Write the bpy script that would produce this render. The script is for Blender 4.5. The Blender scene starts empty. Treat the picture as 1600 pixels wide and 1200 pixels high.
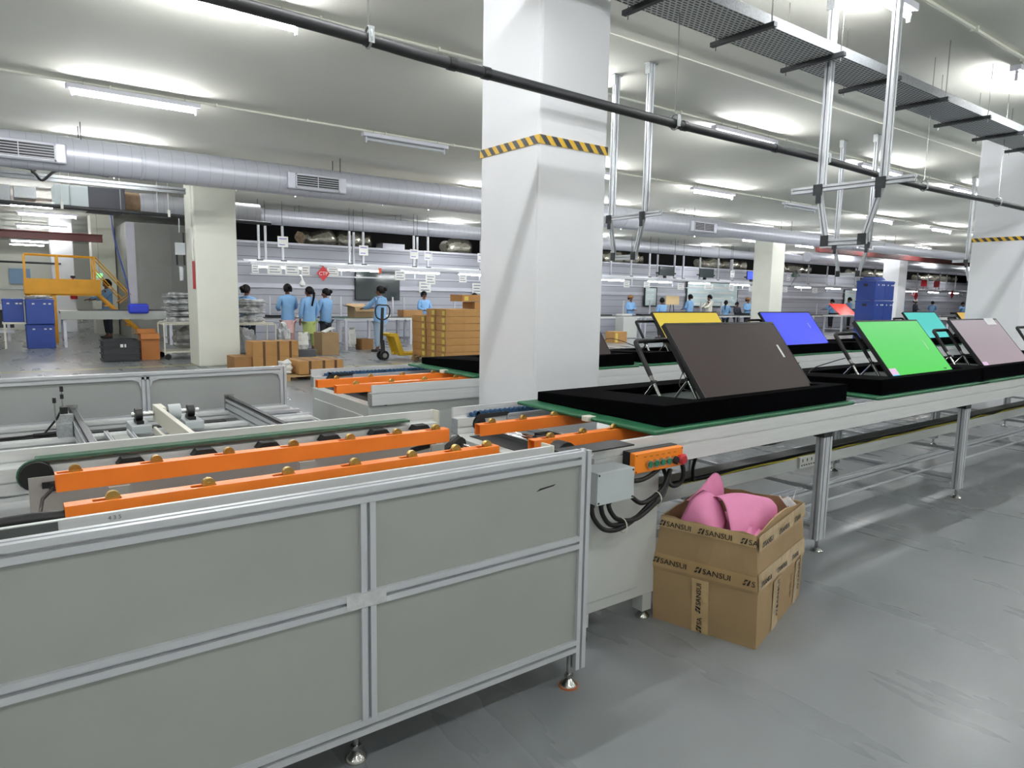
import bpy, bmesh, math, random
from mathutils import Vector, Matrix
S = bpy.context.scene
COL = S.collection
random.seed(7)
PI = math.pi
V = Vector

# ---------------------------------------------------------------- camera
F_PX = 1073.14
yaw, pitch, roll = math.radians(53.40), math.radians(-7.334), math.radians(1.005)
Fw = V((math.cos(yaw)*math.cos(pitch), math.sin(yaw)*math.cos(pitch), math.sin(pitch)))
r0 = V((math.sin(yaw), -math.cos(yaw), 0)); u0 = r0.cross(Fw)
rr = math.cos(roll)*r0 + math.sin(roll)*u0
uu = -math.sin(roll)*r0 + math.cos(roll)*u0
cam_d = bpy.data.cameras.new('camera'); cam = bpy.data.objects.new('camera', cam_d); COL.objects.link(cam)
cam.matrix_world = Matrix(((rr.x, uu.x, -Fw.x, 0), (rr.y, uu.y, -Fw.y, 0), (rr.z, uu.z, -Fw.z, 1.4), (0, 0, 0, 1)))
cam_d.sensor_width = 36; cam_d.lens = F_PX/1600*36; cam_d.clip_start = .05; cam_d.clip_end = 200
S.camera = cam

# ---------------------------------------------------------------- world and exposure
w = bpy.data.worlds.new('world'); S.world = w; w.use_nodes = True
w.node_tree.nodes['Background'].inputs[0].default_value = (.8, .85, .9, 1)
w.node_tree.nodes['Background'].inputs[1].default_value = .2
S.view_settings.view_transform = 'Standard'; S.view_settings.look = 'None'
S.view_settings.gamma = 1; S.view_settings.use_curve_mapping = False
S.view_settings.exposure = 0.0
TUBE = 150.0          # radiance of the fluorescent tubes
S.cycles.max_bounces = 10; S.cycles.diffuse_bounces = 6; S.cycles.glossy_bounces = 4
S.cycles.sample_clamp_indirect = 10; S.cycles.caustics_reflective = False; S.cycles.caustics_refractive = False
S.cycles.use_denoising = True

# ---------------------------------------------------------------- materials
def srgb(r, g, b):
    f = lambda c: (c/255/12.92 if c/255 <= .04045 else ((c/255+.055)/1.055)**2.4)
    return (f(r), f(g), f(b), 1)
MATS = {}
def mat(name, rgb, rough=.5, metal=0., var=0., scale=8., bump=0., emit=0., spec=.5, alpha=1., brushed=None, trans=0., coat=0., bscale=None):
    if name in MATS: return MATS[name]
    m = bpy.data.materials.new(name); m.use_nodes = True; MATS[name] = m
    nt = m.node_tree; b = nt.nodes['Principled BSDF']; c = srgb(*rgb)
    b.inputs['Base Color'].default_value = c; b.inputs['Roughness'].default_value = rough
    b.inputs['Metallic'].default_value = metal; b.inputs['Specular IOR Level'].default_value = spec
    b.inputs['Alpha'].default_value = alpha; b.inputs['Transmission Weight'].default_value = trans
    b.inputs['Coat Weight'].default_value = coat
    if emit:
        b.inputs['Emission Color'].default_value = c; b.inputs['Emission Strength'].default_value = emit
    if var or bump:
        tc = nt.nodes.new('ShaderNodeTexCoord'); mp = nt.nodes.new('ShaderNodeMapping')
        nt.links.new(tc.outputs['Object'], mp.inputs[0])
        if brushed: mp.inputs['Scale'].default_value = brushed
        n = nt.nodes.new('ShaderNodeTexNoise'); n.inputs['Scale'].default_value = scale; n.inputs['Detail'].default_value = 5
        nt.links.new(mp.outputs[0], n.inputs[0])
        if var:
            rp = nt.nodes.new('ShaderNodeValToRGB')
            rp.color_ramp.elements[0].position = .3; rp.color_ramp.elements[1].position = .7
            rp.color_ramp.elements[0].color = tuple(x*(1-var) for x in c[:3])+(1,)
            rp.color_ramp.elements[1].color = tuple(min(1, x*(1+var)) for x in c[:3])+(1,)
            nt.links.new(n.outputs['Fac'], rp.inputs[0]); nt.links.new(rp.outputs[0], b.inputs['Base Color'])
        if bump:
            n2 = n
            if bscale:
                n2 = nt.nodes.new('ShaderNodeTexNoise'); n2.inputs['Scale'].default_value = bscale
                nt.links.new(mp.outputs[0], n2.inputs[0])
            bp = nt.nodes.new('ShaderNodeBump'); bp.inputs['Strength'].default_value = bump; bp.inputs['Distance'].default_value = .01
            nt.links.new(n2.outputs['Fac'], bp.inputs['Height']); nt.links.new(bp.outputs[0], b.inputs['Normal'])
    return m

ALU = mat('aluminium', (204, 207, 212), .36, .3)
ALUY = mat('aluminium_rail', (220, 222, 222), .4, .15, .05, 3, .04, brushed=(1.5, 30, 30))
STEEL = mat('steel', (190, 190, 188), .25, 1)
CHROME = mat('chrome', (205, 205, 205), .12, 1)
DARKM = mat('dark_bracket', (58, 60, 62), .45, .6)
GALV = mat('galvanised', (178, 182, 184), .42, .75, .16, 90)
PANEL = mat('grey_panel', (158, 161, 156), .5, 0, .05, 2.2)
PANELD = mat('inner_panel', (162, 165, 164), .4, .1, .04, 2)
CAB = mat('cabinet_paint', (196, 199, 196), .45, 0, .03, 3)
BOXP = mat('junction_paint', (190, 197, 200), .4, 0, .03, 5)
ORANGE = mat('orange_paint', (255, 134, 46), .35, 0, .06, 12, .03)
ORANGE2 = mat('orange_station', (250, 140, 30), .4)
BRASS = mat('brass', (190, 160, 90), .3, .9)
BLACK = mat('black_plastic', (22, 22, 24), .45)
VELVET = mat('black_foam', (6, 6, 8), 1., 0, .3, 30, .1, spec=.02)
RUBBER = mat('rubber', (14, 14, 15), .55)
GREEN = mat('green_belt', (66, 100, 80), .55, 0, .1, 14)
GREENP = mat('green_pallet', (28, 96, 62), .5, 0, .15, 10)
BLUE = mat('blue_chain', (44, 84, 122), .45)
WHITEP = mat('white_plastic', (225, 222, 208), .5)
PAPER = mat('paper', (225, 226, 222), .7, 0, .04, 20)
RED = mat('red', (190, 40, 48), .4)
CONC = mat('column_paint', (238, 239, 243), .6, 0, .03, 1.6, .05, bscale=3)
CONCW = mat('column_paint_cream', (224, 225, 214), .6, 0, .035, 1.6, .05, bscale=3)
CEIL = mat('ceiling_paint', (234, 234, 224), .8, 0, .02, .8, .05, bscale=1.2)
CARD = mat('cardboard', (176, 132, 78), .75, 0, .08, 6, .1, bscale=40)
CARD2 = mat('cardboard_carton', (162, 135, 98), .7, 0, .07, 5, .15, bscale=25)
CARDIN = mat('cardboard_inside', (158, 112, 92), .8, 0, .06, 6)
CARD3 = mat('cardboard_dark', (150, 110, 66), .75, 0, .1, 5)
TAPEY = mat('yellow_tape', (215, 195, 90), .5)
TAPEB = mat('brown_tape', (92, 62, 36), .4, 0, .2, 20)
TAPECLR = mat('clear_tape', (196, 168, 124), .12, 0, .1, 15, .5, bscale=30, spec=.8)
INK = mat('ink', (22, 20, 20), .5)
PINK = mat('pink_foam', (226, 138, 180), .7, 0, .04, 10, .1, bscale=60)
FILM = mat('clear_film', (225, 225, 225), .15, 0, .1, 20, .6, bscale=20, alpha=.45)
BAGGY = mat('plastic_wrap', (196, 198, 200), .22, .15, .45, 9, 1., bscale=11, spec=.8)
FOIL = mat('foil', (225, 220, 205), .22, .8, .25, 14, 1., bscale=18)
DUCT = mat('duct_metal', (194, 196, 206), .38, .25, .05, 2)
WOOD = mat('pallet_wood', (176, 146, 104), .8, 0, .15, 10)
YEL = mat('yellow_paint', (212, 150, 22), .45, 0, .08, 4)
JYEL = mat('jack_yellow', (214, 178, 50), .45)
CRATEB = mat('blue_crate', (32, 62, 142), .45, 0, .06, 5)
SKIN = mat('skin', (110, 70, 50), .55)
HAIR = mat('hair', (12, 9, 9), .6, spec=.2)
COAT = mat('blue_coat', (128, 172, 216), .8, 0, .05, 12, .5, bscale=9)
COATW = mat('white_shirt', (220, 218, 205), .8, 0, .05, 12, .3, bscale=9)
KPINK = mat('pink_cloth', (222, 180, 178), .8); KGREEN = mat('green_cloth', (170, 184, 112), .8)
DARKC = mat('dark_cloth', (40, 44, 54), .8); JEANS = mat('jeans', (150, 170, 190), .8)
SHOE = mat('shoe', (40, 36, 36), .5)
HAZY = mat('hazard_yellow', (228, 182, 40), .45); HAZB = mat('hazard_black', (38, 38, 40), .45)
MAROON = mat('maroon_steel', (92, 40, 38), .5)
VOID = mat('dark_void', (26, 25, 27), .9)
PIPEB = mat('black_pipe', (40, 41, 44), .5, 0, .1, 8)

def tube_mat(k=1., nm='tube_glow'):
    m = bpy.data.materials.new(nm); m.use_nodes = True
    b = m.node_tree.nodes['Principled BSDF']
    b.inputs['Base Color'].default_value = (.9, .9, .9, 1)
    b.inputs['Emission Color'].default_value = (.985, 1., 1., 1); b.inputs['Emission Strength'].default_value = TUBE*k
    return m
GLOW = tube_mat(); GLOWS = tube_mat(.32, 'strip_glow'); GLOWF = tube_mat(.7, 'far_glow')
OFFT = mat('tube_off', (196, 200, 205), .3)
LAMPW = mat('lamp_body', (205, 206, 216), .5)

def floor_mat():
    m = bpy.data.materials.new('epoxy_floor'); m.use_nodes = True; nt = m.node_tree; b = nt.nodes['Principled BSDF']
    tc = nt.nodes.new('ShaderNodeTexCoord')
    def noise(sc, scale, det=4):
        mp = nt.nodes.new('ShaderNodeMapping'); mp.inputs['Scale'].default_value = sc
        n = nt.nodes.new('ShaderNodeTexNoise'); n.inputs['Scale'].default_value = scale; n.inputs['Detail'].default_value = det
        nt.links.new(tc.outputs['Object'], mp.inputs[0]); nt.links.new(mp.outputs[0], n.inputs[0]); return n
    n1 = noise((1, 1, 1), .9); n2 = noise((1, 1, 1), 30); n3 = noise((1.2, .25, 1), 3)
    rp = nt.nodes.new('ShaderNodeValToRGB'); rp.color_ramp.elements[0].position = .3; rp.color_ramp.elements[1].position = .7
    rp.color_ramp.elements[0].color = srgb(126, 130, 133); rp.color_ramp.elements[1].color = srgb(140, 143, 145)
    nt.links.new(n1.outputs['Fac'], rp.inputs[0])
    # scattered scratches
    vo = nt.nodes.new('ShaderNodeTexNoise'); vo.inputs['Scale'].default_value = 19; vo.inputs['Detail'].default_value = 1
    mp = nt.nodes.new('ShaderNodeMapping'); mp.inputs['Scale'].default_value = (1, 34, 1); mp.inputs['Rotation'].default_value = (0, 0, -.35)
    nt.links.new(tc.outputs['Object'], mp.inputs[0]); nt.links.new(mp.outputs[0], vo.inputs[0])
    sr = nt.nodes.new('ShaderNodeValToRGB'); sr.color_ramp.elements[0].position = .74; sr.color_ramp.elements[1].position = .84
    nt.links.new(vo.outputs['Fac'], sr.inputs[0])
    mx = nt.nodes.new('ShaderNodeMixRGB'); mx.inputs[2].default_value = srgb(176, 180, 182)
    ml = nt.nodes.new('ShaderNodeMath'); ml.operation = 'MULTIPLY'; ml.inputs[1].default_value = .04
    nt.links.new(sr.outputs[0], ml.inputs[0]); nt.links.new(ml.outputs[0], mx.inputs[0])
    nt.links.new(rp.outputs[0], mx.inputs[1]); nt.links.new(mx.outputs[0], b.inputs['Base Color'])
    mr = nt.nodes.new('ShaderNodeMapRange'); mr.inputs['To Min'].default_value = .2; mr.inputs['To Max'].default_value = .38; b.inputs['Specular IOR Level'].default_value = .36
    nt.links.new(n3.outputs['Fac'], mr.inputs[0]); nt.links.new(mr.outputs[0], b.inputs['Roughness'])
    bp = nt.nodes.new('ShaderNodeBump'); bp.inputs['Strength'].default_value = .06; bp.inputs['Distance'].default_value = .02
    n4 = noise((1, .5, 1), 7, 2); nt.links.new(n4.outputs['Fac'], bp.inputs['Height']); nt.links.new(bp.outputs[0], b.inputs['Normal'])
    return m
FLOOR = floor_mat()

def lined_mat(name, rgb, dark, axis, period, width=.04, rough=.5, metal=0.):
    """a panelled surface: thin joint lines every `period` metres along one axis"""
    m = bpy.data.materials.new(name); m.use_nodes = True; nt = m.node_tree; b = nt.nodes['Principled BSDF']
    tc = nt.nodes.new('ShaderNodeTexCoord'); sp = nt.nodes.new('ShaderNodeSeparateXYZ'); nt.links.new(tc.outputs['Object'], sp.inputs[0])
    a = nt.nodes.new('ShaderNodeMath'); a.operation = 'DIVIDE'; a.inputs[1].default_value = period; nt.links.new(sp.outputs[axis], a.inputs[0])
    fr = nt.nodes.new('ShaderNodeMath'); fr.operation = 'FRACT'; nt.links.new(a.outputs[0], fr.inputs[0])
    lt = nt.nodes.new('ShaderNodeMath'); lt.operation = 'LESS_THAN'; lt.inputs[1].default_value = width; nt.links.new(fr.outputs[0], lt.inputs[0])
    n = nt.nodes.new('ShaderNodeTexNoise'); n.inputs['Scale'].default_value = 1.2; nt.links.new(tc.outputs['Object'], n.inputs[0])
    rp = nt.nodes.new('ShaderNodeValToRGB'); c = srgb(*rgb)
    rp.color_ramp.elements[0].color = tuple(x*.94 for x in c[:3])+(1,); rp.color_ramp.elements[1].color = c
    nt.links.new(n.outputs['Fac'], rp.inputs[0])
    mx = nt.nodes.new('ShaderNodeMixRGB'); mx.inputs[2].default_value = srgb(*dark)
    nt.links.new(lt.outputs[0], mx.inputs[0]); nt.links.new(rp.outputs[0], mx.inputs[1]); nt.links.new(mx.outputs[0], b.inputs['Base Color'])
    b.inputs['Roughness'].default_value = rough; b.inputs['Metallic'].default_value = metal
    return m
WALLP = lined_mat('wall_panels', (168, 170, 180), (84, 86, 94), 2, .26, .05)
DUCTL = lined_mat('duct_seams', (196, 198, 208), (150, 152, 160), 0, .17, .025, .38, .25)

# ---------------------------------------------------------------- mesh builder
ORG = {}
class MB:
    def __init__(s): s.v = []; s.f = []; s.m = []
    def add(s, vs, fs, m=0):
        k = len(s.v); s.v += [V(p) for p in vs]
        for f in fs: s.f.append([i+k for i in f]); s.m.append(m)
        return s
    def box(s, x0, x1, y0, y1, z0, z1, m=0):
        return s.add([(x, y, z) for x in (x0, x1) for y in (y0, y1) for z in (z0, z1)],
                     [(0, 1, 3, 2), (4, 6, 7, 5), (0, 4, 5, 1), (2, 3, 7, 6), (0, 2, 6, 4), (1, 5, 7, 3)], m)
    def obox(s, c, u, v, w, m=0):
        c, u, v, w = V(c), V(u), V(v), V(w)
        return s.add([c+a*u+b*v+d*w for a in (-.5, .5) for b in (-.5, .5) for d in (-.5, .5)],
                     [(0, 1, 3, 2), (4, 6, 7, 5), (0, 4, 5, 1), (2, 3, 7, 6), (0, 2, 6, 4), (1, 5, 7, 3)], m)
    def hexa(s, lo, hi, m=0):
        """lo, hi: 4 points each (same winding)"""
        return s.add(list(lo)+list(hi), [(3, 2, 1, 0), (4, 5, 6, 7), (0, 1, 5, 4), (1, 2, 6, 5), (2, 3, 7, 6), (3, 0, 4, 7)], m)
    def prism(s, poly, o, u, v, w, m=0):
        o, u, v, w = V(o), V(u), V(v), V(w); n = len(poly)
        a = [o+u*p[0]+v*p[1] for p in poly]
        return s.add(a+[p+w for p in a], [tuple(range(n))[::-1], tuple(range(n, 2*n))]+[(i, (i+1) % n, n+(i+1) % n, n+i) for i in range(n)], m)
    def cyl(s, p, q, r, n=12, r2=None, m=0):
        p, q = V(p), V(q); d = (q-p).normalized(); r2 = r if r2 is None else r2
        a = d.cross(V((0, 0, 1)) if abs(d.z) < .9 else V((1, 0, 0))).normalized(); b = d.cross(a)
        vs = [p+(a*math.cos(2*PI*i/n)+b*math.sin(2*PI*i/n))*r for i in range(n)]+[q+(a*math.cos(2*PI*i/n)+b*math.sin(2*PI*i/n))*r2 for i in range(n)]
        return s.add(vs, [tuple(range(n)), tuple(range(n, 2*n))[::-1]]+[(i, n+i, n+(i+1) % n, (i+1) % n) for i in range(n)], m)
    def lathe(s, prof, c, axis=(0, 0, 1), n=16, m=0):
        d = V(axis).normalized(); c = V(c); a = d.cross(V((0, 0, 1)) if abs(d.z) < .9 else V((1, 0, 0))).normalized(); b = d.cross(a)
        vs = [c+d*h+(a*math.cos(2*PI*i/n)+b*math.sin(2*PI*i/n))*r for r, h in prof for i in range(n)]
        k = len(prof); fs = [(j*n+i, (j+1)*n+i, (j+1)*n+(i+1) % n, j*n+(i+1) % n) for j in range(k-1) for i in range(n)]
        return s.add(vs, fs+[tuple(range(n)), tuple(range((k-1)*n, k*n))[::-1]], m)
    def tube(s, pts, r, n=8, m=0, wob=0):
        pts = [V(p) for p in pts]; k = len(pts); t0 = (pts[1]-pts[0]).normalized()
        a = t0.cross(V((0, 0, 1)) if abs(t0.z) < .9 else V((1, 0, 0))).normalized(); vs = []
        for i, p in enumerate(pts):
            t = (pts[min(i+1, k-1)]-pts[max(i-1, 0)]).normalized(); a = (a-t*a.dot(t)).normalized(); b = t.cross(a)
            ri = (r(i/(k-1)) if callable(r) else r)*(1+wob*(random.random()-.5))
            vs += [p+(a*math.cos(2*PI*j/n)+b*math.sin(2*PI*j/n))*ri*(1+wob*.5*(random.random()-.5)) for j in range(n)]
        fs = [(i*n+j, i*n+(j+1) % n, (i+1)*n+(j+1) % n, (i+1)*n+j) for i in range(k-1) for j in range(n)]
        return s.add(vs, fs+[tuple(range(n))[::-1], tuple(range((k-1)*n, k*n))], m)
    def ext(s, p, q, w=.045, h=.045, up=(0, 0, 1), m=0, slot=.010, dep=.016, pitch=.045):
        """slotted aluminium extrusion from p to q, w across, h along `up`"""
        p, q = V(p), V(q); d = (q-p).normalized(); up = V(up); sd = d.cross(up).normalized(); up = sd.cross(d).normalized()
        if slot < .015: dep = min(dep, min(w, h)/2-slot/2-.0008); slot = min(slot, min(w, h)*.25)
        def side(a, b):
            a, b = V(a), V(b); L = (b-a).length; e = (b-a)/L; nrm = V((-e.y, e.x)); k = max(1, round(L/pitch)); out = [a]
            for i in range(k):
                c = a+e*(L*(i+.5)/k); out += [c-e*slot/2, c-e*slot/2+nrm*dep, c+e*slot/2+nrm*dep, c+e*slot/2]
            return out
        W, H = w/2, h/2
        poly = side((-W, -H), (W, -H))+side((W, -H), (W, H))+side((W, H), (-W, H))+side((-W, H), (-W, -H))
        return s.prism(poly, p, sd, up, q-p, m)
    def grid(s, P, m=0):
        R_, C_ = len(P), len(P[0])
        return s.add([p for row in P for p in row], [(i*C_+j, i*C_+j+1, (i+1)*C_+j+1, (i+1)*C_+j) for i in range(R_-1) for j in range(C_-1)], m)
    def build(s, name, mats, parent=None, smooth=0, bevel=0, solid=0, sub=0):
        if not isinstance(mats, (list, tuple)): mats = [mats]
        o0 = ORG.get(parent, V((0, 0, 0))) if parent else V((0, 0, 0))
        me = bpy.data.meshes.new(name); me.from_pydata([p-o0 for p in s.v], [], s.f)
        for mm in mats: me.materials.append(mm)
        me.polygons.foreach_set('material_index', s.m)
        bm = bmesh.new(); bm.from_mesh(me); bmesh.ops.recalc_face_normals(bm, faces=bm.faces); bm.to_mesh(me); bm.free()
        if smooth:
            me.polygons.foreach_set('use_smooth', [True]*len(me.polygons))
            try: me.set_sharp_from_angle(angle=math.radians(smooth if smooth > 1 else 40))
            except Exception: pass
        me.update()
        o = bpy.data.objects.new(name, me); COL.objects.link(o)
        if parent: o.parent = parent
        ORG[o] = o0
        if solid:
            md = o.modifiers.new('s', 'SOLIDIFY'); md.thickness = solid; md.offset = 0
        if bevel:
            md = o.modifiers.new('b', 'BEVEL'); md.width = bevel; md.segments = 2; md.limit_method = 'ANGLE'; md.angle_limit = math.radians(50)
        if sub:
            md = o.modifiers.new('u', 'SUBSURF'); md.levels = sub; md.render_levels = sub
        return o

def tag(o, label, cat, group=None, kind=None):
    o['label'] = label; o['category'] = cat
    if group: o['group'] = group
    if kind: o['kind'] = kind
    return o
def thing(name, label, cat, loc=(0, 0, 0), group=None):
    o = bpy.data.objects.new(name, None); o.empty_display_size = .1; COL.objects.link(o); o.location = loc; ORG[o] = V(loc)
    return tag(o, label, cat, group)
def struct(name, mb, m, **k):
    o = mb.build(name, m, **k); o['kind'] = 'structure'; return o
def dup(root, loc, rotz=0, label=None, group=None, scale=None):
    r = root.copy(); COL.objects.link(r); r.location = loc; r.rotation_euler = (0, 0, rotz); ORG[r] = V(loc)
    if scale: r.scale = (scale,)*3
    if label: r['label'] = label
    if group: r['group'] = group
    for ch in list(root.children):
        c = ch.copy(); COL.objects.link(c); c.parent = r
        for g in ch.children:
            d = g.copy(); COL.objects.link(d); d.parent = c
    return r
def text_obj(name, txt, size, m, origin, u, v, parent, extr=.0006, align='LEFT', wide=1.):
    """flat lettering: u = reading direction, v = up, lifted along u x v"""
    cu = bpy.data.curves.new(name, 'FONT'); cu.body = txt; cu.size = size; cu.extrude = extr; cu.align_x = align; cu.resolution_u = 2
    t = bpy.data.objects.new(name, cu); COL.objects.link(t)
    dg = bpy.context.evaluated_depsgraph_get(); me = bpy.data.meshes.new_from_object(t.evaluated_get(dg))
    bpy.data.objects.remove(t)
    u, v = V(u).normalized(), V(v).normalized(); n = u.cross(v); o0 = ORG.get(parent, V((0, 0, 0)))
    M = Matrix(((u.x*wide, v.x, n.x, origin[0]-o0.x), (u.y*wide, v.y, n.y, origin[1]-o0.y), (u.z*wide, v.z, n.z, origin[2]-o0.z), (0, 0, 0, 1)))
    me.transform(M); me.materials.clear(); me.materials.append(m)
    o = bpy.data.objects.new(name, me); COL.objects.link(o); o.parent = parent; ORG[o] = o0
    return o
NUM = ['first', 'second', 'third', 'fourth', 'fifth', 'sixth', 'seventh', 'eighth', 'ninth', 'tenth', 'eleventh', 'twelfth', 'thirteenth', 'fourteenth', 'fifteenth', 'sixteenth', 'seventeenth', 'eighteenth', 'nineteenth', 'twentieth']

# ================================================================ THE SETTING
struct('floor', MB().box(-9, 72, -7, 41, -.1, 0), FLOOR)
struct('ceiling', MB().box(-9, 72, -7, 41, 3.6, 3.75), CEIL)
struct('wall_left', MB().box(-9.2, -9, -7, 41, 0, 3.6), CONCW)
struct('wall_right', MB().box(72, 72.2, -7, 41, 0, 3.6), CONCW)
struct('wall_front', MB().box(-9, 72, -7.2, -7, 0, 3.6), CONCW)
struct('wall_back', MB().box(-9, 72, 41, 41.2, 0, 3.6), CONCW)
struct('wall_far_left', MB().box(-9, 1.95, 28, 28.15, 0, 2.45).box(-9, 1.95, 27.95, 28, 1.32, 1.36, 1), [CONCW, GALV])
# panelled partition behind the assembly lines, dark roof void above it
struct('wall_partition', MB().box(4.62, 68, 19.5, 19.6, 0, 2.7), WALLP)
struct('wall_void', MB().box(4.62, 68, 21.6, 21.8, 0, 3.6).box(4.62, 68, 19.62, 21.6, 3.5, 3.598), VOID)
struct('trim_1', MB().box(4.62, 68, 19.46, 19.62, 2.7, 2.76).box(4.62, 68, 19.42, 19.5, 1.5, 1.62).box(4.62, 68, 19.44, 19.5, 2.16, 2.22), DUCT)

# ================================================================ LIGHTS
def make_tube_light(name, lit=True, rod=.16, glow=None):
    t = thing(name, 'lamp', 'ceiling light', (0, 0, 0))
    MB().box(-.66, .66, -.045, .045, .05, .1).build('housing', LAMPW, t, bevel=.004)
    for sx in (-.5, .5): MB().cyl((sx, 0, .1), (sx, 0, rod), .004, 6).build('hanger_rod', GALV, t)
    MB().cyl((-.6, 0, .015), (.6, 0, .015), .02, 10).build('tube', (glow or GLOW) if lit else OFFT, t, smooth=40)
    for sx in (-.61, .61): MB().box(sx-.008, sx+.008, -.012, .012, -.03, .05).build('end_clip', LAMPW, t)
    return t
base_on = None; base_off = None
ROWS = [(2.55, [-5.85, -2.5, .9, 4.2, 7.53, 10.9, 14.2, 17.6, 21, 24.3], []),
        (5.65, [-5.9, -2.55, .8, 4.05, 7.3, 10.9, 14.25, 17.6, 21, 24.3, 27.6, 31], [1]),
        (8.9, [-5.9, -2.55, .75, 4.1, 7.5, 10.9, 14.0, 17.7, 21.3, 24.9, 28.4], [3, 6]),
        (12.2, [-5.9, -2.5, .85, 7.6, 10.9, 14.2, 17.6, 21, 24.3, 28], []),
        (14.9, [-5.9, -2.6, .62, 4.0, 7.25, 10.5, 13.8, 17.2, 21, 24.3, 28, 32, 36, 41, 46], []),
        (-.6, [-4, 0, 4, 8, 12, 16], []), (-3.8, [-4, 0, 4, 8, 12], [])]
rown = {2.55: 'over the near conveyor', 5.65: 'behind the black pipe', 8.9: 'before the long round duct', 12.2: 'close behind the long round duct', 14.9: 'beyond the long round duct', -.6: 'behind the viewer', -3.8: 'far behind the viewer'}
for y, xs, off in ROWS:
    for i, x in enumerate(xs):
        lit = i not in off
        lab = ('lit' if lit else 'unlit')+' tube light '+rown[y]+', '+NUM[i]+' from the left'
        loc = (x+.6, y, 3.44)
        key = 'on' if lit else 'off'
        if lit and base_on is None: base_on = make_tube_light('tube_light'); o = base_on; o.location = loc
        elif not lit and base_off is None: base_off = make_tube_light('tube_light', False); o = base_off; o.location = loc
        else: o = dup(base_on if lit else base_off, loc)
        o['label'] = lab; o['group'] = 'tube lights on the ceiling'
# lights of the far left room
for i, (x, y) in enumerate([(.1, 19.2), (.55, 21.4), (.6, 25.7), (.6, 28.9), (.58, 31.6), (.55, 34.1), (.52, 36.9)]):
    z = 3.19
    if i == 0: o = far0 = make_tube_light('tube_light', True, 3.6-z, GLOWF); o.location = (x+.55, y, z)
    else: o = dup(far0, (x+.55, y, z))
    o['label'] = 'tube light hanging in the far left room, '+NUM[i]+' in depth'; o['group'] = 'tube lights of the far left room'
for i in range(7):   # lights over the rear aisle on the right
    dup(base_on, (11.2+i*6.2, 18.4, 3.44), 0, 'lit tube light near the dark roof void, '+NUM[i]+' from the left', 'tube lights near the roof void')
# conduits on the ceiling
for y, x0, x1, lab in ((8.98, -8, 45, 'thin cream conduit on the ceiling along the middle light row'), (5.66, -8, 45, 'thin cream conduit on the ceiling behind the black pipe'), (2.5, 3.9, 30, 'thin cream conduit on the ceiling at the top right corner'), (4.4, 3.2, 30, 'faint conduit line on the ceiling right of the big column')):
    mb = MB().cyl((x0, y, 3.583), (x1, y, 3.583), .014 if y != 4.4 else .006, 8)
    if y != 4.4:
        x = x0+.3
        while x < x1: mb.box(x, x+.02, y-.03, y+.03, 3.565, 3.6); x += 1.1
    tag(mb.build('ceiling_conduit', CONCW if y != 4.4 else CEIL, smooth=40), lab, 'conduit', 'ceiling conduits')

# ================================================================ COLUMNS
def hazard(x0, x1, y0, y1, z, par, w=.05):
    yb = MB(); bb = MB(); e = .004
    yb.box(x0-e, x1+e, y0-e, y0, z, z+w).box(x0-e, x0, y0, y1+e, z, z+w)
    t = yb.build('hazard_tape', HAZY, par); e2 = .0055; st = .085
    x = x0
    while x < x1-.02:
        a, b = x, min(x+st*.5, x1)
        bb.add([(a, y0-e2, z+w), (b, y0-e2, z+w), (min(b+.045, x1), y0-e2, z), (min(a+.045, x1), y0-e2, z)], [(0, 1, 2, 3)]); x += st
    y = y0
    while y < y1-.02:
        a, b = y, min(y+st*.5, y1)
        bb.add([(x0-e2, a, z), (x0-e2, b, z), (x0-e2, min(b+.045, y1), z+w), (x0-e2, min(a+.045, y1), z+w)], [(0, 1, 2, 3)]); y += st
    bb.build('black_stripe', HAZB, t)
def column(x0, x1, y0, y1, label, tz=None, m=CONC, top=3.6):
    t = thing('column', label, 'column', ((x0+x1)/2, (y0+y1)/2, 0), 'square building columns')
    MB().box(x0, x1, y0, y1, 0, top).build('shaft', m, t, bevel=.018)
    if tz: hazard(x0, x1, y0, y1, tz, t)
    return t
mc = column(2.54, 3.08, 3.2, 3.8, 'big white square column between the two conveyors with hazard tape high up', 2.27)
MB().box(2.541, 2.545, 3.23, 3.77, 2.29, 2.292).build('scuff_mark', INK, mc)
column(10.34, 10.95, 3.2, 3.82, 'pale column at the right edge with hazard tape', 2.2)
lc = column(2.87, 3.6, 13.5, 14.25, 'cream square column on the left with a red poster', None, CONCW)
column(20.7, 21.43, 13.5, 14.2, 'white square column right of the centre behind the yellow screen', None, CONCW)
column(29.7, 30.4, 13.5, 14.15, 'white square column behind the blue crate stack', None, CONC)
column(11.8, 12.5, 13.5, 14.2, 'square column hidden behind the big middle column', None, CONCW)
column(38.6, 39.3, 13.5, 14.2, 'distant square column at the far right', None, CONC)
po = MB().box(2.862, 2.869, 13.55, 13.95, 1.42, 1.92).build('poster', PAPER, lc)
MB().box(2.858, 2.862, 13.52, 13.72, 1.42, 1.92).build('red_panel', RED, po)
po = MB().box(2.862, 2.869, 13.6, 13.85, 2.1, 2.45).build('paper_notice', PAPER, lc)
MB().box(2.858, 2.862, 13.6, 13.68, 2.1, 2.3).build('red_panel', RED, po)
MB().tube([(2.85, 13.95, 3.3), (2.85, 13.7, 3.32), (2.85, 13.62, 3.28), (2.85, 13.6, 1.95)], .012, 6).build('wall_conduit', CONCW, lc, smooth=40)

# ================================================================ TRANSFER MACHINE (foreground left)
X0, X1, Y0, Y1 = -1.35, 1.62, 1.709, 4.943
tm = thing('transfer_machine', 'large grey panelled transfer machine with aluminium frame in the left foreground', 'machine', ((X0+X1)/2, (Y0+Y1)/2, 0))
P = .045; h = P/2
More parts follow.
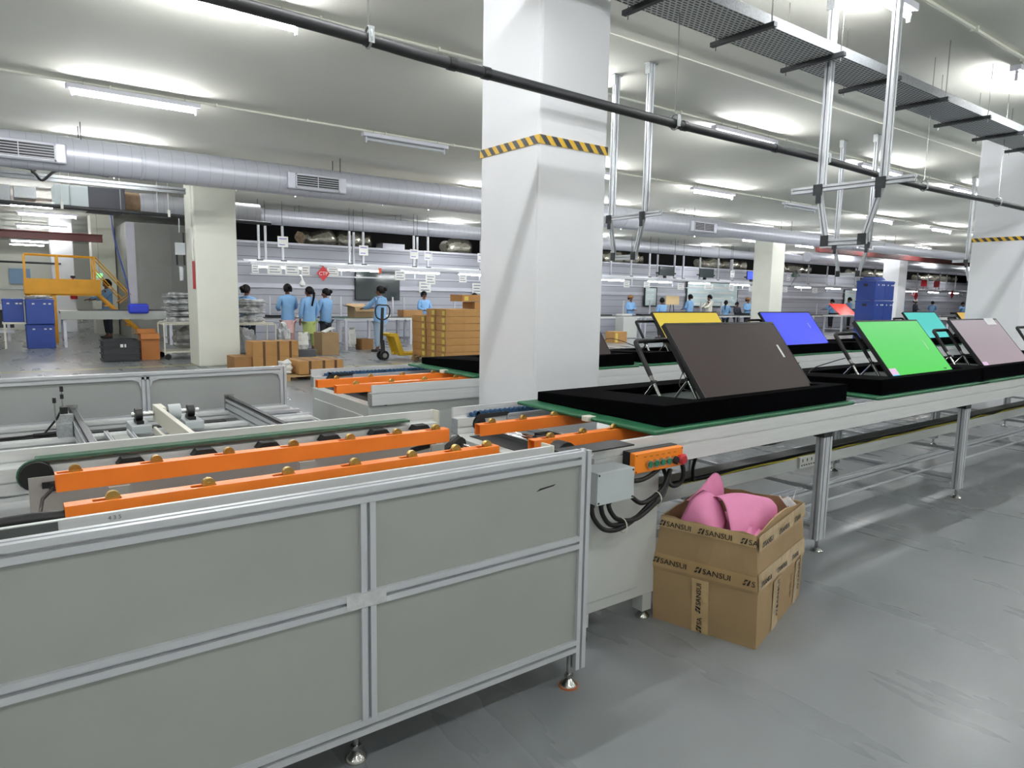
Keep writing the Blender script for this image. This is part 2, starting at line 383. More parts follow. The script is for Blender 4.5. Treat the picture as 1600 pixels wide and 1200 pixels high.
# front frame: posts, rails
fr = MB()
fr.ext((X1-h, Y0+h, .07), (X1-h, Y0+h, .872), P, P, (0, 1, 0)); fr.build('corner_post', ALU, tm)
fr = MB(); fr.ext((X0+h, Y0+h, .07), (X0+h, Y0+h, .872), P, P, (0, 1, 0)); fr.build('corner_post', ALU, tm)
for zc, nm in ((.849, 'top_rail'), (.547, 'middle_rail'), (.162, 'bottom_rail')):
    MB().ext((X0+P, Y0+h, zc), (X1-P, Y0+h, zc), P, P).build(nm, ALU, tm)
for za, zb in ((.185, .524), (.57, .826)):
    MB().ext((.782, Y0+h, za), (.782, Y0+h, zb), P, P, (0, 1, 0)).build('divider_post', ALU, tm)
for (a, b) in ((X0+P, .7595), (.8045, X1-P)):
    for (c, d) in ((.1845, .5245), (.5695, .8265)):
        MB().box(a, b, Y0+.012, Y0+.018, c, d).build('side_panel', PANEL, tm)
MB().add([(X1-.235, Y0+.0112, .757), (X1-.22, Y0+.0112, .766), (X1-.15, Y0+.0112, .772), (X1-.16, Y0+.0112, .766), (X1-.21, Y0+.0112, .7605)], [(0, 1, 2, 3, 4)]).build('scuff_mark', INK, tm)
tp = MB().box(.715, .835, Y0-.0015, Y0-.0003, .526, .568).build('clear_tape', mat('frosted_tape', (205, 208, 210), .25, .2, .12, 40, .3, bscale=40), tm)
# leg foot
def foot(x, y, par, top=.08, nm='levelling_foot', cup=True, r=.03):
    mb = MB().lathe([(r*1.1, 0), (r*1.1, .006), (r*.9, .014), (.011, .03), (.009, .032), (.009, top)], (x, y, 0), (0, 0, 1), 16)
    mb.lathe([(.016, .036), (.016, .048)], (x, y, 0), (0, 0, 1), 6)
    f = mb.build(nm, STEEL, par, smooth=40)
    return f
for (x, y) in ((X1-.05, Y0+.03), (X1-.05, Y1-.05), (X0+.05, Y0+.05), (.78, Y1-.05), (.78, Y0+.1)):
    f = foot(x, y, tm, .12)
    if y < 1.8 and x > 1: MB().lathe([(.036, .0005), (.036, .007)], (x, y, 0), (0, 0, 1), 20).build('orange_pad', mat('rusty_pad', (190, 110, 70), .7), f)
MB().ext((X1-.09, Y0+.09, .09), (X1-.09, Y0+.09, .8), P, P, (0, 1, 0)).build('inner_post', ALU, tm)
# right side frame and back frame
MB().ext((X1-h, Y0+P, .162), (X1-h, Y1-P, .162), P, P).build('side_rail', ALU, tm)
MB().ext((X1-h, Y0+P, .56), (X1-h, Y1-P, .56), P, P).build('side_rail', ALU, tm)
for x in (X1-h, .715, X0+h):
    MB().ext((x, Y1-h, .07), (x, Y1-h, .845 if x != X1-h else .872), P, P, (0, 1, 0)).build('back_post', ALU, tm)
MB().ext((X0, Y1-h, .849), (X1-P, Y1-h, .849), P, P).build('back_top_rail', ALU, tm)
MB().ext((X0, Y1-h, .58), (X1-P, Y1-h, .58), P, P).build('back_lower_rail', ALU, tm)
for a, b in ((X0+P, .69), (.74, X1-P)):
    MB().box(a, b, Y1-h-.003, Y1-h+.003, .2, .83).build('back_panel', PANELD, tm)
for x, s in ((.69, -1), (.74, 1), (X1-P, -1)):
    MB().prism([(0, 0), (.06*s, 0), (.015*s, -.015), (0, -.06)], (x, Y1-h-.02, .827), (1, 0, 0), (0, 0, 1), (0, .03, 0)).build('corner_gusset', ALU, tm)
# inner deck and lower rails
MB().box(X0+.05, X1-.06, 1.78, 4.9, .50, .506).build('floor_plate', PANELD, tm)
MB().ext((X0+P, 4.76, .585), (X1-P, 4.76, .585), .09, P).build('lower_rail', ALUY, tm)
MB().ext((X0+P, 4.3, .585), (X1-P, 4.3, .585), .09, P).build('lower_rail', ALUY, tm)
MB().ext((X0+P, 3.3, .585), (X1-P, 3.3, .585), .09, P).build('lower_rail', ALUY, tm)
MB().box(X0+P, 1.1, 4.50, 4.56, .56, .585).build('cable_channel', BLACK, tm)
for x in (.30, 1.19):   # the two linear guides across
    g = MB().ext((x, 2.95, .64), (x, 4.78, .64), .05, .09).build('guide_beam', ALU, tm)
    MB().box(x-.012, x+.012, 2.95, 4.76, .685, .70).box(x-.022, x+.022, 2.95, 4.76, .684, .688).build('guide_rail', DARKM, g)
    MB().box(x-.03, x+.03, 4.765, 4.785, .6, .712).build('end_plate', STEEL, g)
for x in (.42, .53):
    MB().ext((x, 3.3, .615), (x, 4.3, .615), .02, .02, pitch=.02).build('cross_bar', ALU, tm)
MB().box(.44, .51, 3.7, 4.2, .61, .614).build('small_plate', PANEL, tm)
for x, y in ((1.5, 4.4), (1.42, 4.6)):
    MB().ext((1.21, y, .585), (1.6, y, .585)).build('corner_brace', ALU, tm)
# sensor cluster at the left guide
sc = MB(); sc.box(.2, .27, 4.3, 4.42, .608, .68).box(.22, .28, 4.36, 4.4, .68, .72).build('sensor_bracket', GALV, tm)
sb = MB(); sb.cyl((.24, 4.5, .66), (.24, 4.5, .86), .004, 6).cyl((.2, 4.42, .68), (.2, 4.42, .8), .004, 6)
sb = sb.build('sensor_rod', STEEL, tm)
MB().cyl((.24, 4.5, .83), (.24, 4.5, .86), .009, 8).cyl((.24, 4.5, .79), (.24, 4.5, .815), .009, 8).cyl((.2, 4.42, .78), (.2, 4.42, .81), .009, 8).box(.225, .26, 4.44, 4.49, .70, .75).build('sensor_head', BLACK, sb)
MB().tube([(.24, 4.5, .74), (.21, 4.5, .68), (.15, 4.52, .60), (.05, 4.53, .59), (-.5, 4.53, .59)], .006, 6).tube([(.3, 4.35, .66), (.26, 4.42, .62), (.2, 4.5, .6), (.1, 4.53, .592)], .012, 6).build('sensor_cable', RUBBER, tm, smooth=60)
# drive shaft on pillow blocks with white arm
for x in (.585, .855):
    pb = MB().box(x-.05, x+.05, 4.2, 4.42, .608, .652).build('bearing_plate', BOXP, tm, bevel=.003)
    MB().box(x-.018, x+.018, 4.25, 4.37, .652, .67).cyl((x-.018, 4.31, .70), (x+.018, 4.31, .70), .036, 16).build('pillow_block', BLACK, pb, smooth=40)
MB().cyl((.55, 4.31, .70), (.9, 4.31, .70), .014, 16).build('drive_shaft', STEEL, tm, smooth=40)
MB().cyl((.735, 4.31, .70), (.80, 4.31, .70), .045, 20).build('pulley', BOXP, tm, smooth=40)
MB().box(.665, .69, 3.2, 4.36, .655, .745).box(.69, .71, 4.2, 4.36, .655, .745).box(.625, .64, 3.3, 4.1, .62, .66).build('belt_guard', WHITEP, tm, bevel=.002)

# ---- the lift/transfer cart riding in the machine
def rail_profile_bar(mb, x0, x1, yo, s, ztop, mi=0):
    """C-shaped conveyor side rail 130 mm tall: outer face at y=yo, body towards s"""
    z0 = ztop-.13
    poly = [(0, 0), (.06, 0), (.06, .03), (.052, .03), (.052, .036), (.06, .036), (.06, .078), (.014, .078), (.014, .088), (.009, .088), (.009, .094), (.014, .094), (.014, .13), (0, .13),
            (0, .078), (.007, .077), (.007, .071), (0, .070)]
    mb.prism(poly, (x0, yo, z0), (0, s, 0), (0, 0, 1), (x1-x0, 0, 0), mi)
ct = thing('transfer_cart', 'green belt cart with two long orange roller bars on top of the grey machine', 'conveyor', (.1, 2.35, .507))
CZ = .866
for yo, s in ((1.852, 1), (2.762, -1)):
    m_ = MB(); rail_profile_bar(m_, -1.3, 1.585 if s == -1 else 1.56, yo, s, CZ); sr_ = m_.build('side_rail', ALUY, ct)
    if s == -1: MB().box(1.585, 1.592, 2.70, 2.766, .733, .868).build('end_cap', WHITEP, sr_)
    else: MB().box(1.56, 1.567, 1.848, 1.915, .738, .868).build('end_cap', WHITEP, sr_)
    yb = yo+s*.040
    MB().box(-1.25 if s == 1 else .06, 1.44, yb-.022, yb+.03, CZ-.036, CZ-.026).box(-1.25 if s == 1 else .06, 1.44, yb-.018, yb+.018, CZ-.118, CZ-.112).build('belt', GREEN, ct)
wy = 2.69
wh = MB().cyl((.06, wy-.022, .786), (.06, wy+.022, .786), .048, 28).build('belt_wheel', RUBBER, ct, smooth=40)
MB().tube([(.06+.052*math.cos(a), wy+.008, .786+.05*math.sin(a)) for a in [PI/2+PI*i/10 for i in range(11)]], .004, 6).build('belt_loop', GREEN, wh)
MB().box(.035, 1.52, 2.60, 2.608, .683, .80).box(.035, 1.52, 2.608, 2.66, .683, .69).build('inner_plate', mat('inner_plate_grey', (172, 169, 166), .4, .35, .05, 4), ct)
MB().box(.07, .2, 2.592, 2.60, .763, .783).cyl((.1, 2.592, .768), (.1, 2.58, .768), .014, 12).cyl((.11, 2.586, .77), (.19, 2.586, .77), .004, 8).build('tensioner', BLACK, ct, smooth=40)
for x in (.33, .57, .80, 1.05, 1.27, 1.47):
    MB().prism([(-.045, 0), (.045, 0), (.028, .022), (-.028, .022)], (x, 2.64, .80), (1, 0, 0), (0, 0, 1), (0, .05, 0)).build('support_roller', RUBBER, ct)
MB().box(-1.25, 1.5, 1.93, 2.78, .60, .606).build('base_plate', PANEL, ct)
for y in (2.5, 2.3): MB().ext((-1.25, y, .64), (1.5, y, .64), .06, .06).build('cart_beam', ALUY, ct)
def orange_bar(x0, x1, y, zt, par, xs, open_left=True, w=.045, hh=.052):
    m_ = MB()
    ss = sorted(xs)
    m_.box(x0, x1, y-w/2, y-w/2+.003, zt-hh, zt).box(x0, x1, y+w/2-.003, y+w/2, zt-hh, zt)
    prev = x0
    for x in ss:      # top plate interrupted by the slots
        a, b = x-.045, x+.02
        m_.box(prev, a, y-w/2+.003, y+w/2-.003, zt-.003, zt)
        m_.box(a, b, y-w/2+.003, y-.011, zt-.003, zt).box(a, b, y+.011, y+w/2-.003, zt-.003, zt)
        prev = b
    m_.box(prev, x1, y-w/2+.003, y+w/2-.003, zt-.003, zt)
    ob = m_.build('roller_bar', ORANGE, par)
    for x in ss:
        MB().cyl((x, y-.008, zt+.004), (x, y+.008, zt+.004), .0165, 16).cyl((x, y-.011, zt+.004), (x, y+.011, zt+.004), .006, 10).build('brass_roller', BRASS, ob, smooth=40)
    return ob
def px_between(a, b, n): return [a+(b-a)*i/(n-1) for i in range(n)]
orange_bar(.095, 1.41, 2.335, .868, ct, [.145, .36, .575, .79, 1.0, 1.19, 1.36])
orange_bar(.095, 1.40, 1.975, .868, ct, [.20, .43, .65, .86, 1.06, 1.23, 1.36])
for x in (.25, .82, 1.34):
    MB().box(x-.028, x+.028, 2.28, 2.295, .67, .818).build('bar_bracket', PANEL, ct); MB().box(x-.028, x+.028, 2.0, 2.015, .67, .818).build('bar_bracket', PANEL, ct)
MB().tube([(-.9, 1.93, .82), (-.35, 1.95, .835), (-.1, 1.97, .842), (.03, 1.98, .842), (.1, 1.975, .838)], .016, 10, wob=.03).build('corrugated_hose', RUBBER, ct, smooth=60)
MB().tube([(.09, 2.32, .83), (.06, 2.28, .81), (.05, 2.20, .79), (.07, 2.1, .795), (.1, 2.0, .82)], .005, 6).build('thin_cable', RUBBER, ct, smooth=60)
MB().lathe([(.017, 0), (.017, .012)], (-.03, 1.955, .815), (1, 0, 0), 12).box(-.035, -.005, 1.93, 1.94, .76, .83).build('hose_clamp', GALV, ct, smooth=40)
MB().tube([(1.22, 2.37, .70), (1.2, 2.3, .74), (1.27, 2.36, .79), (1.36, 2.36, .80), (1.41, 2.3, .76)], .012, 8).build('short_hose', RUBBER, ct, smooth=60)
MB().cyl((1.46, 2.33, .80), (1.46, 2.1, .80), .008, 10).build('cross_shaft', STEEL, ct, smooth=40)
MB().cyl((1.46, 2.31, .80), (1.46, 2.35, .80), .03, 10).tube([(1.46, 2.32, .83), (1.40, 2.32, .79), (1.36, 2.33, .72)], .012, 6).build('sprocket', RUBBER, ct, smooth=40)

dp = MB().box(-.3, .075, 1.849, 1.8515, .838, .864).build('dark_patch', mat('dark_patch', (84, 88, 86), .5), ct)
text_obj('handwriting', '4 3 5', .014, mat('pencil', (120, 122, 124), .6), (.175, 1.8508, .849), (1, 0, 0), (0, 0, 1), ct)

# ================================================================ CONVEYORS
def conveyor(nm, label, x0, x1, yf, zt, legs, grp=None):
    t = thing(nm, label, 'conveyor', ((x0+x1)/2, yf+.53, 0), 'roller test conveyors')
    W = 1.065
    for yo, s in ((yf, 1), (yf+W, -1)):
        m_ = MB(); rail_profile_bar(m_, x0, x1, yo, s, zt); m_.build('side_rail', ALUY, t)
        yc = yo+s*.036   # toothed transport chain on the ledge
        c = MB(); x = x0+.13
        c.box(x0+.12, x1, yc-.012, yc+.012, zt-.05, zt-.042)
        while x < x0+1.0:
            c.cyl((x, yc-.016, zt-.035), (x, yc+.016, zt-.035), .011, 8); x += .032
        for k in range(6):
            a = PI/2+k*PI/6; c.cyl((x0+.13+.05*math.cos(a), yc-.016, zt-.085+.05*math.sin(a)), (x0+.13+.05*math.cos(a), yc+.016, zt-.085+.05*math.sin(a)), .012, 8)
        c.build('transport_chain', BLUE, t, smooth=40)
        MB().cyl((x0+.13, yc+s*.02-.008, zt-.085), (x0+.13, yc+s*.02+.008, zt-.085), .04, 14).prism([(0, -.02), (.03, .03), (.22, .03), (.22, .01), (.05, .005)], (x0+.09, yc+s*.032, zt-.065), (1, 0, 0), (0, 0, 1), (0, .008*s, 0)).build('sprocket_guard', DARKM, t, smooth=40)
        MB().ext((x0+.3, yo+s*.075, zt-.062), (x1, yo+s*.075, zt-.062), .02, .03, pitch=.03).build('chain_support', ALU, t)
        MB().box(x0-.002, x0+.0, yo if s == 1 else yo-.06, yo+.06 if s == 1 else yo, zt-.13, zt-.055).build('rail_end', GALV, t)
    for x in [x0+.32+1.1*i for i in range(int((x1-x0)/1.1))]:
        MB().ext((x, yf+.06, zt-.11), (x, yf+W-.06, zt-.11), .045, .045).build('cross_member', ALU, t)
    MB().cyl((x0+.13, yf+.06, zt-.085), (x0+.13, yf+W-.06, zt-.085), .012, 12).build('drive_shaft', STEEL, t, smooth=40)
    for x in legs:
        for y in (yf+.05, yf+W-.10):
            lg = MB().ext((x, y, .07), (x, y, zt-.13), .045, .09, (1, 0, 0)).build('leg', ALU, t)
            MB().box(x-.06, x+.03, y-.03, y+.03, zt-.165, zt-.131).build('leg_bracket', DARKM, lg)
            f = MB().lathe([(.036, 0), (.036, .005), (.03, .012), (.009, .024), (.009, .08)], (x, y, 0), (0, 0, 1), 16).build('foot', STEEL, lg, smooth=40)
        MB().ext((x-.005, yf+.08, .14), (x-.005, yf+W-.13, .14), .045, .045).build('foot_cross_bar', ALU, t)
    if len(legs) > 1:
        MB().ext((legs[0]-1.3, yf+.42, .185), (legs[-1], yf+.42, .185), .045, .045).build('long_brace', ALU, t)
        MB().cyl((legs[0]-1.3, yf+.24, .175), (legs[-1], yf+.24, .175), .008, 8).build('air_pipe', ALU, t, smooth=40)
    return t
cb = conveyor('conveyor', 'near aluminium conveyor carrying the grey, green and pink screens', 1.83, 16.5, 1.915, .825, [3.62, 5.49, 7.36, 9.23, 11.1])
ca = conveyor('conveyor', 'far aluminium conveyor behind the big column carrying the yellow and blue screens', 1.84, 18.0, 3.95, .825, [3.62, 5.49, 7.36, 9.23, 11.1, 13])
orange_bar(1.70, 2.9, 2.545, .82, cb, [1.78, 1.96, 2.15, 2.33]); orange_bar(1.70, 2.9, 2.15, .82, cb, [1.80, 1.98, 2.17, 2.33])
orange_bar(1.66, 3.3, 4.42, .82, ca, [1.80, 2.05, 2.3, 2.55, 2.75]); orange_bar(1.66, 3.1, 4.1, .82, ca, [1.80, 2.05, 2.3, 2.55])
# black slide plate on B's front corner
MB().box(1.60, 1.93, 1.80, 1.905, .835, .84).box(1.60, 1.66, 1.80, 1.86, .80, .835).build('black_guide_plate', BLACK, cb)
MB().cyl((1.70, 1.93, .80), (1.70, 1.99, .80), .05, 16).build('guide_wheel', RUBBER, cb, smooth=40)
# drive cabinets under the conveyors' left ends
cbn = thing('drive_cabinet', 'grey sheet metal cabinet under the near conveyor behind the carton', 'cabinet', (2.0, 2.4, 0), 'drive cabinets under the conveyors')
MB().box(1.79, 2.235, 1.935, 2.92, .12, .694).build('body', CAB, cbn, bevel=.003)
MB().box(1.82, 2.12, 1.928, 1.935, .17, .60).build('access_panel', CAB, cbn, bevel=.002)
MB().box(1.80, 1.85, 1.94, 2.0, .06, .12).build('skirt', CAB, cbn); MB().box(2.17, 2.225, 1.94, 2.0, .04, .12).build('skirt', CAB, cbn)
foot(2.205, 1.97, cbn); foot(1.83, 1.97, cbn); foot(2.2, 2.85, cbn); foot(1.83, 2.85, cbn)
cbn2 = thing('drive_cabinet', 'grey sheet metal cabinet under the far conveyor left of the big column', 'cabinet', (2.2, 4.4, 0), 'drive cabinets under the conveyors')
MB().box(1.83, 2.68, 3.99, 4.96, .06, .694).build('body', CAB, cbn2, bevel=.003)
MB().box(1.822, 1.83, 4.06, 4.9, .12, .62).build('access_panel', CAB, cbn2, bevel=.002)
foot(1.9, 4.05, cbn2, .07); foot(2.6, 4.05, cbn2, .07); foot(1.9, 4.9, cbn2, .07); foot(2.6, 4.9, cbn2, .07)
for pr_, xa, ya in ((cbn, 1.85, 2.02), (cbn2, 1.9, 4.08)):
    MB().box(xa, xa+.33, ya, ya+.82, .6945, .697).build('bay_shade_plate', mat('painted_bay_shade', (40, 42, 44), .6), pr_)  # dark plate on the closed top paints the shade inside an open bay
    MB().cyl((xa+.1, ya-.02, .73), (xa+.1, ya+.86, .73), .013, 10).cyl((xa+.16, ya-.02, .725), (xa+.16, ya+.86, .725), .010, 10).build('spline_shaft', CHROME, pr_, smooth=40)
    MB().box(xa+.2, xa+.29, ya+.3, ya+.55, .697, .74).cyl((xa+.1, ya+.42, .73), (xa+.2, ya+.42, .725), .03, 12).build('drive_motor', BLACK, pr_, smooth=40)
# junction box and control station
jb = thing('junction_box', 'light grey junction box on the side of the near conveyor', 'box', (1.83, 1.85, .69))
MB().box(1.735, 1.93, 1.80, 1.914, .628, .752).build('body', BOXP, jb, bevel=.003)
MB().box(1.735, 1.93, 1.794, 1.80, .628, .752).build('lid', BOXP, jb, bevel=.002)
for x in (1.743, 1.922):
    for z in (.637, .743): MB().cyl((x, 1.794, z), (x, 1.792, z), .004, 8).build('screw', DARKM, jb)
for x in (1.77, 1.82, 1.86): MB().cyl((x, 1.86, .60), (x, 1.86, .628), .013, 8).build('cable_gland', BLACK, jb)
cs = thing('control_station', 'orange push button station with green buttons and red emergency stop', 'control box', (2.13, 1.88, .745))
MB().box(1.985, 2.275, 1.875, 1.914, .700, .787).build('back_box', BLACK, cs, bevel=.003)
MB().box(1.985, 2.275, 1.845, 1.875, .702, .785).build('cover', ORANGE2, cs, bevel=.004)
for i in range(4):
    x = 2.063+i*.0375
    bt = MB().cyl((x, 1.845, .735), (x, 1.832, .735), .0165, 16).build('button', STEEL, cs, smooth=40)
    MB().cyl((x, 1.832, .735), (x, 1.829, .735), .012, 16).build('green_cap', mat('button_green', (20, 110, 70), .3), bt, smooth=40)
x = 2.212; sel = MB().cyl((x, 1.845, .735), (x, 1.832, .735), .0165, 16).build('selector_switch', STEEL, cs, smooth=40)
MB().obox((x, 1.825, .735), (.01, 0, -.012), (0, .014, 0), (.012, 0, .022)).build('selector_knob', BLACK, sel)
x = 2.251; es = MB().lathe([(.014, 0), (.014, .012), (.022, .014), (.023, .024), (.016, .031)], (x, 1.845, .735), (0, -1, 0), 20).build('emergency_stop', RED, cs, smooth=40)
for i in range(6): MB().box(2.035+i*.036, 2.05+i*.036, 1.8443, 1.845, .764, .768).build('engraving', mat('engrave', (170, 100, 30), .5), cs)
for xx in (1.993, 2.267):
    for z in (.71, .777): MB().cyl((xx, 1.845, z), (xx, 1.8435, z), .003, 8).build('screw', DARKM, cs)
# black corrugated cables
cab_paths = [
    [(1.93, 1.86, .70), (1.99, 1.85, .675), (2.08, 1.86, .675), (2.18, 1.87, .71), (2.225, 1.87, .75), (2.2, 1.89, .70)],
    [(1.93, 1.855, .665), (1.98, 1.85, .61), (2.04, 1.85, .575), (2.12, 1.86, .585), (2.2, 1.88, .61), (2.26, 1.9, .67)],
    [(1.77, 1.86, .60), (1.775, 1.85, .56), (1.82, 1.84, .51), (1.90, 1.84, .495), (2.0, 1.85, .515), (2.1, 1.86, .56), (2.2, 1.88, .60), (2.26, 1.9, .66)],
    [(1.82, 1.86, .60), (1.825, 1.85, .56), (1.87, 1.85, .515), (1.95, 1.85, .51), (2.06, 1.85, .535), (2.15, 1.86, .575), (2.24, 1.9, .63), (2.28, 1.95, .66)],
    [(1.86, 1.86, .60), (1.865, 1.85, .57), (1.91, 1.85, .53), (2.0, 1.84, .52), (2.12, 1.85, .56), (2.21, 1.88, .59), (2.30, 1.93, .66)],
    [(2.25, 1.87, .745), (2.30, 1.87, .70), (2.315, 1.87, .65), (2.305, 1.88, .61), (2.265, 1.89, .605), (2.26, 1.92, .65)]]
def smooth_path(p, n=6):
    p = [V(q) for q in p]; out = []
    for i in range(len(p)-1):
        a, b, c, d = p[max(i-1, 0)], p[i], p[i+1], p[min(i+2, len(p)-1)]
        for k in range(n):
            t = k/n; out.append(.5*((2*b)+(c-a)*t+(2*a-5*b+4*c-d)*t*t+(-a+3*b-3*c+d)*t**3))
    return out+[p[-1]]
labs = ['thick black cable looping from the control station to the junction box', 'black cable leaving the right side of the junction box', 'outermost of the black cables drooping under the junction box', 'middle one of the black cables drooping under the junction box', 'innermost of the black cables drooping under the junction box', 'black cable hanging in a loop right of the red emergency stop']
for p, lb in zip(cab_paths, labs): tag(MB().tube(smooth_path(p), .0095, 10).build('cable', RUBBER, smooth=60), lb, 'cable', 'black cables by the junction box')
for c, lb in (((1.925, 1.843, .505), 'white cable tie at the bottom of the cable bundle'), ((2.14, 1.86, .575), 'white cable tie on the rising part of the cable bundle')):
    tag(MB().tube([(c[0]+.0, c[1]+.026*math.cos(a), c[2]+.03*math.sin(a)) for a in [2*PI*i/12 for i in range(13)]], .0025, 6).build('cable_tie', WHITEP, smooth=60), lb, 'cable tie')
# cable tray under conveyor B with yellow-striped wires
tr = thing('under_tray', 'long wire tray under the near conveyor filled with black and yellow wires', 'cable tray', (6, 2.3, .42))
MB().box(2.24, 11, 2.28, 2.285, .36, .43).box(2.24, 11, 2.285, 2.40, .36, .365).box(2.24, 11, 2.395, 2.40, .36, .45).build('channel', ALUY, tr)
tw = []
for k in range(5):
    pts = [(2.3+i*.25, 2.30+k*.018+random.uniform(-.008, .008), .425+random.uniform(-.006, .01)) for i in range(34)]
    MB().tube(pts, .011 if k else .006, 6).build('wire', RUBBER if k else mat('yellow_wire', (190, 180, 60), .5), tr, smooth=60)
MB().add([(2.24, 2.40, .45), (11, 2.40, .45), (11, 2.31, .448), (2.24, 2.31, .448), (2.24, 2.40, .453), (11, 2.40, .453), (11, 2.31, .451), (2.24, 2.31, .451)], [(0, 1, 2, 3), (7, 6, 5, 4), (0, 4, 5, 1), (2, 6, 7, 3), (0, 3, 7, 4), (1, 5, 6, 2)]).build('tray_lid', mat('tray_lid', (96, 94, 92), .5, .2), tr)
for x in (3.62, 5.49, 7.36, 9.23): MB().box(x-.01, x+.01, 2.0, 2.9, .34, .36).build('tray_bracket', GALV, tr)
for pth, lb in (([(2.98, 2.2, .70), (2.9, 2.24, .62), (2.9, 2.28, .52), (2.93, 2.3, .43)], 'black cable dropping from the near conveyor to the wire tray'), ([(3.1, 2.1, .69), (3.25, 2.1, .63), (3.5, 2.1, .64), (3.56, 2.1, .69)], 'black cable loop hanging under the near conveyor by its first leg')):
    tag(MB().tube(smooth_path(pth), .009, 8).build('cable', RUBBER, smooth=60), lb, 'cable')
ss_ = thing('socket_strip', 'white power socket strip mounted beside the first near conveyor leg', 'socket strip', (4.0, 2.4, .5))
MB().box(3.90, 4.09, 2.26, 2.279, .37, .44).build('plate', PAPER, ss_, bevel=.002)
for i in range(6): MB().box(3.915+i*.027, 3.925+i*.027, 2.257, 2.26, .385, .392).build('socket_hole', INK, ss_)
for i in range(3): MB().box(3.925+i*.05, 3.93+i*.05, 2.257, 2.26, .41, .428).build('switch', INK, ss_)

# ================================================================ PALLET CARRIERS WITH TILTED SCREENS
def screen_mat(nm, rgb, e, rough=.22):
    return mat('screen_'+nm, rgb, rough, 0, 0, 8, 0, e, spec=.35)
def grad_screen(nm, c1, c2, e):
    m = bpy.data.materials.new('screen_'+nm); m.use_nodes = True; nt = m.node_tree; b = nt.nodes['Principled BSDF']
    tc = nt.nodes.new('ShaderNodeTexCoord'); sp = nt.nodes.new('ShaderNodeSeparateXYZ'); nt.links.new(tc.outputs['Generated'], sp.inputs[0])
    rp = nt.nodes.new('ShaderNodeValToRGB'); rp.color_ramp.elements[0].color = srgb(*c1); rp.color_ramp.elements[1].color = srgb(*c2)
    nt.links.new(sp.outputs[2], rp.inputs[0]); nt.links.new(rp.outputs[0], b.inputs['Emission Color'])
    b.inputs['Base Color'].default_value = (.02, .02, .02, 1); b.inputs['Emission Strength'].default_value = e; b.inputs['Roughness'].default_value = .2
    return m
def make_carrier():
    """origin: near-left bottom corner of the foam frame"""
    t = thing('carrier', 'x', 'carrier', (0, 0, 0))
    # green board in two halves with a white joint clip
    MB().box(-.10, 1.56, -.035, .36, .0, .018).box(-.10, 1.56, .41, .93, .0, .018).box(-.05, 1.56, .36, .41, .0, .016).build('green_board', GREENP, t, bevel=.007)
    MB().box(-.11, -.06, .362, .408, -.004, .02).build('joint_clip', WHITEP, t, bevel=.002)
    L, D = 1.53, .88; hf, hb, z0 = .095, .05, .0185
    outer = [(0, 0), (L, 0), (L, D), (0, D)]; inner = [(.30, .085), (L-.12, .085), (L-.12, D-.2), (.30, D-.2)]
    zt = lambda y: z0+hf+(hb-hf)*y/D
    lo = [(x, y, z0) for x, y in outer]+[(x, y, z0) for x, y in inner]; hi = [(x, y, zt(y)) for x, y in outer]+[(x, y, zt(y)) for x, y in inner]
    fs = []
    for i in range(4):
        j = (i+1) % 4; fs += [(i, j, 8+j, 8+i), (4+j, 4+i, 12+i, 12+j), (8+i, 8+j, 12+j, 12+i), (j, i, 4+i, 4+j)]
    MB().add(lo+hi, fs).build('foam_frame', VELVET, t, bevel=.004)
    MB().box(.31, L-.13, .09, D-.21, .0185, .03).build('inner_mat', mat('inner_mat', (32, 44, 40), .8), t)
    return t
def make_stand(long_=True):
    """origin: front foot of the left long leg; X across, +Y back"""
    t = thing('folding_stand', 'x', 'stand', (0, 0, 0))
    for x in (0, .26):
        pts = [(x, 0, .012), (x, .205, .315), (x, .21, .325)]
        MB().tube([(x, 0, .012), (x, .10, .16)], .0095, 10).build('leg', CHROME, t, smooth=60)
        MB().tube([(x, .10, .16), (x, .19, .29)], .0125, 10).build('black_sleeve', RUBBER, t, smooth=60)
        MB().tube([(x, .075, .125), (x+.003, .13, .06), (x+.003, .165, .012)], .0075, 10).build('strut', CHROME, t, smooth=60)
        MB().cyl((x-.016, .078, .13), (x+.016, .078, .13), .011, 10).build('pivot', BLACK, t, smooth=60)
    MB().tube(smooth_path([(0, .18, .28), (0, .205, .312), (.02, .212, .325), (.13, .212, .325), (.24, .212, .325), (.26, .205, .312), (.26, .18, .28)]), .013, 10).build('top_bar', RUBBER, t, smooth=60)
    return t
def make_tv(nm, W, scr, extra=None):
    """origin: bottom-left front corner, already tilted back"""
    t = thing('television', 'x', 'television', (0, 0, 0)); H = .53; ang = math.radians(38.6)
    up = V((0, math.sin(ang), math.cos(ang))); nb = V((0, math.cos(ang), -math.sin(ang)))   # nb = towards the back
    q = lambda a, b, c: V((a, 0, 0))+up*b+nb*c
    def slab(x0, x1, a, b, c, d): return [q(x0, a, c), q(x1, a, c), q(x1, b, c), q(x0, b, c)], [q(x0, a, d), q(x1, a, d), q(x1, b, d), q(x0, b, d)]
    MB().hexa(*slab(0, W, 0, H, .003, .028)).build('housing', BLACK, t, bevel=.003)
    MB().hexa(*slab(.10, W-.10, .02, H*.72, .028, .065)).build('back_cover', BLACK, t, bevel=.01)
    m_ = MB()
    for a in ((0, W, 0, .006), (0, W, H-.012, H), (0, .006, .006, H-.012), (W-.006, W, .006, H-.012)): m_.hexa(*slab(a[0], a[1], a[2], a[3], -.0015, .003))
    m_.build('bezel', BLACK, t)
    sc_ = MB().hexa(*slab(.006, W-.006, .006, H-.012, 0, .0028)).build('screen', scr, t)
    if extra:
        for e in extra:
            MB().hexa(*slab(e[0], e[1], e[2], e[3], -.0022, -.0002)).build(e[5], e[4], sc_)
    return t
STK = mat('sticker', (230, 230, 232), .5)
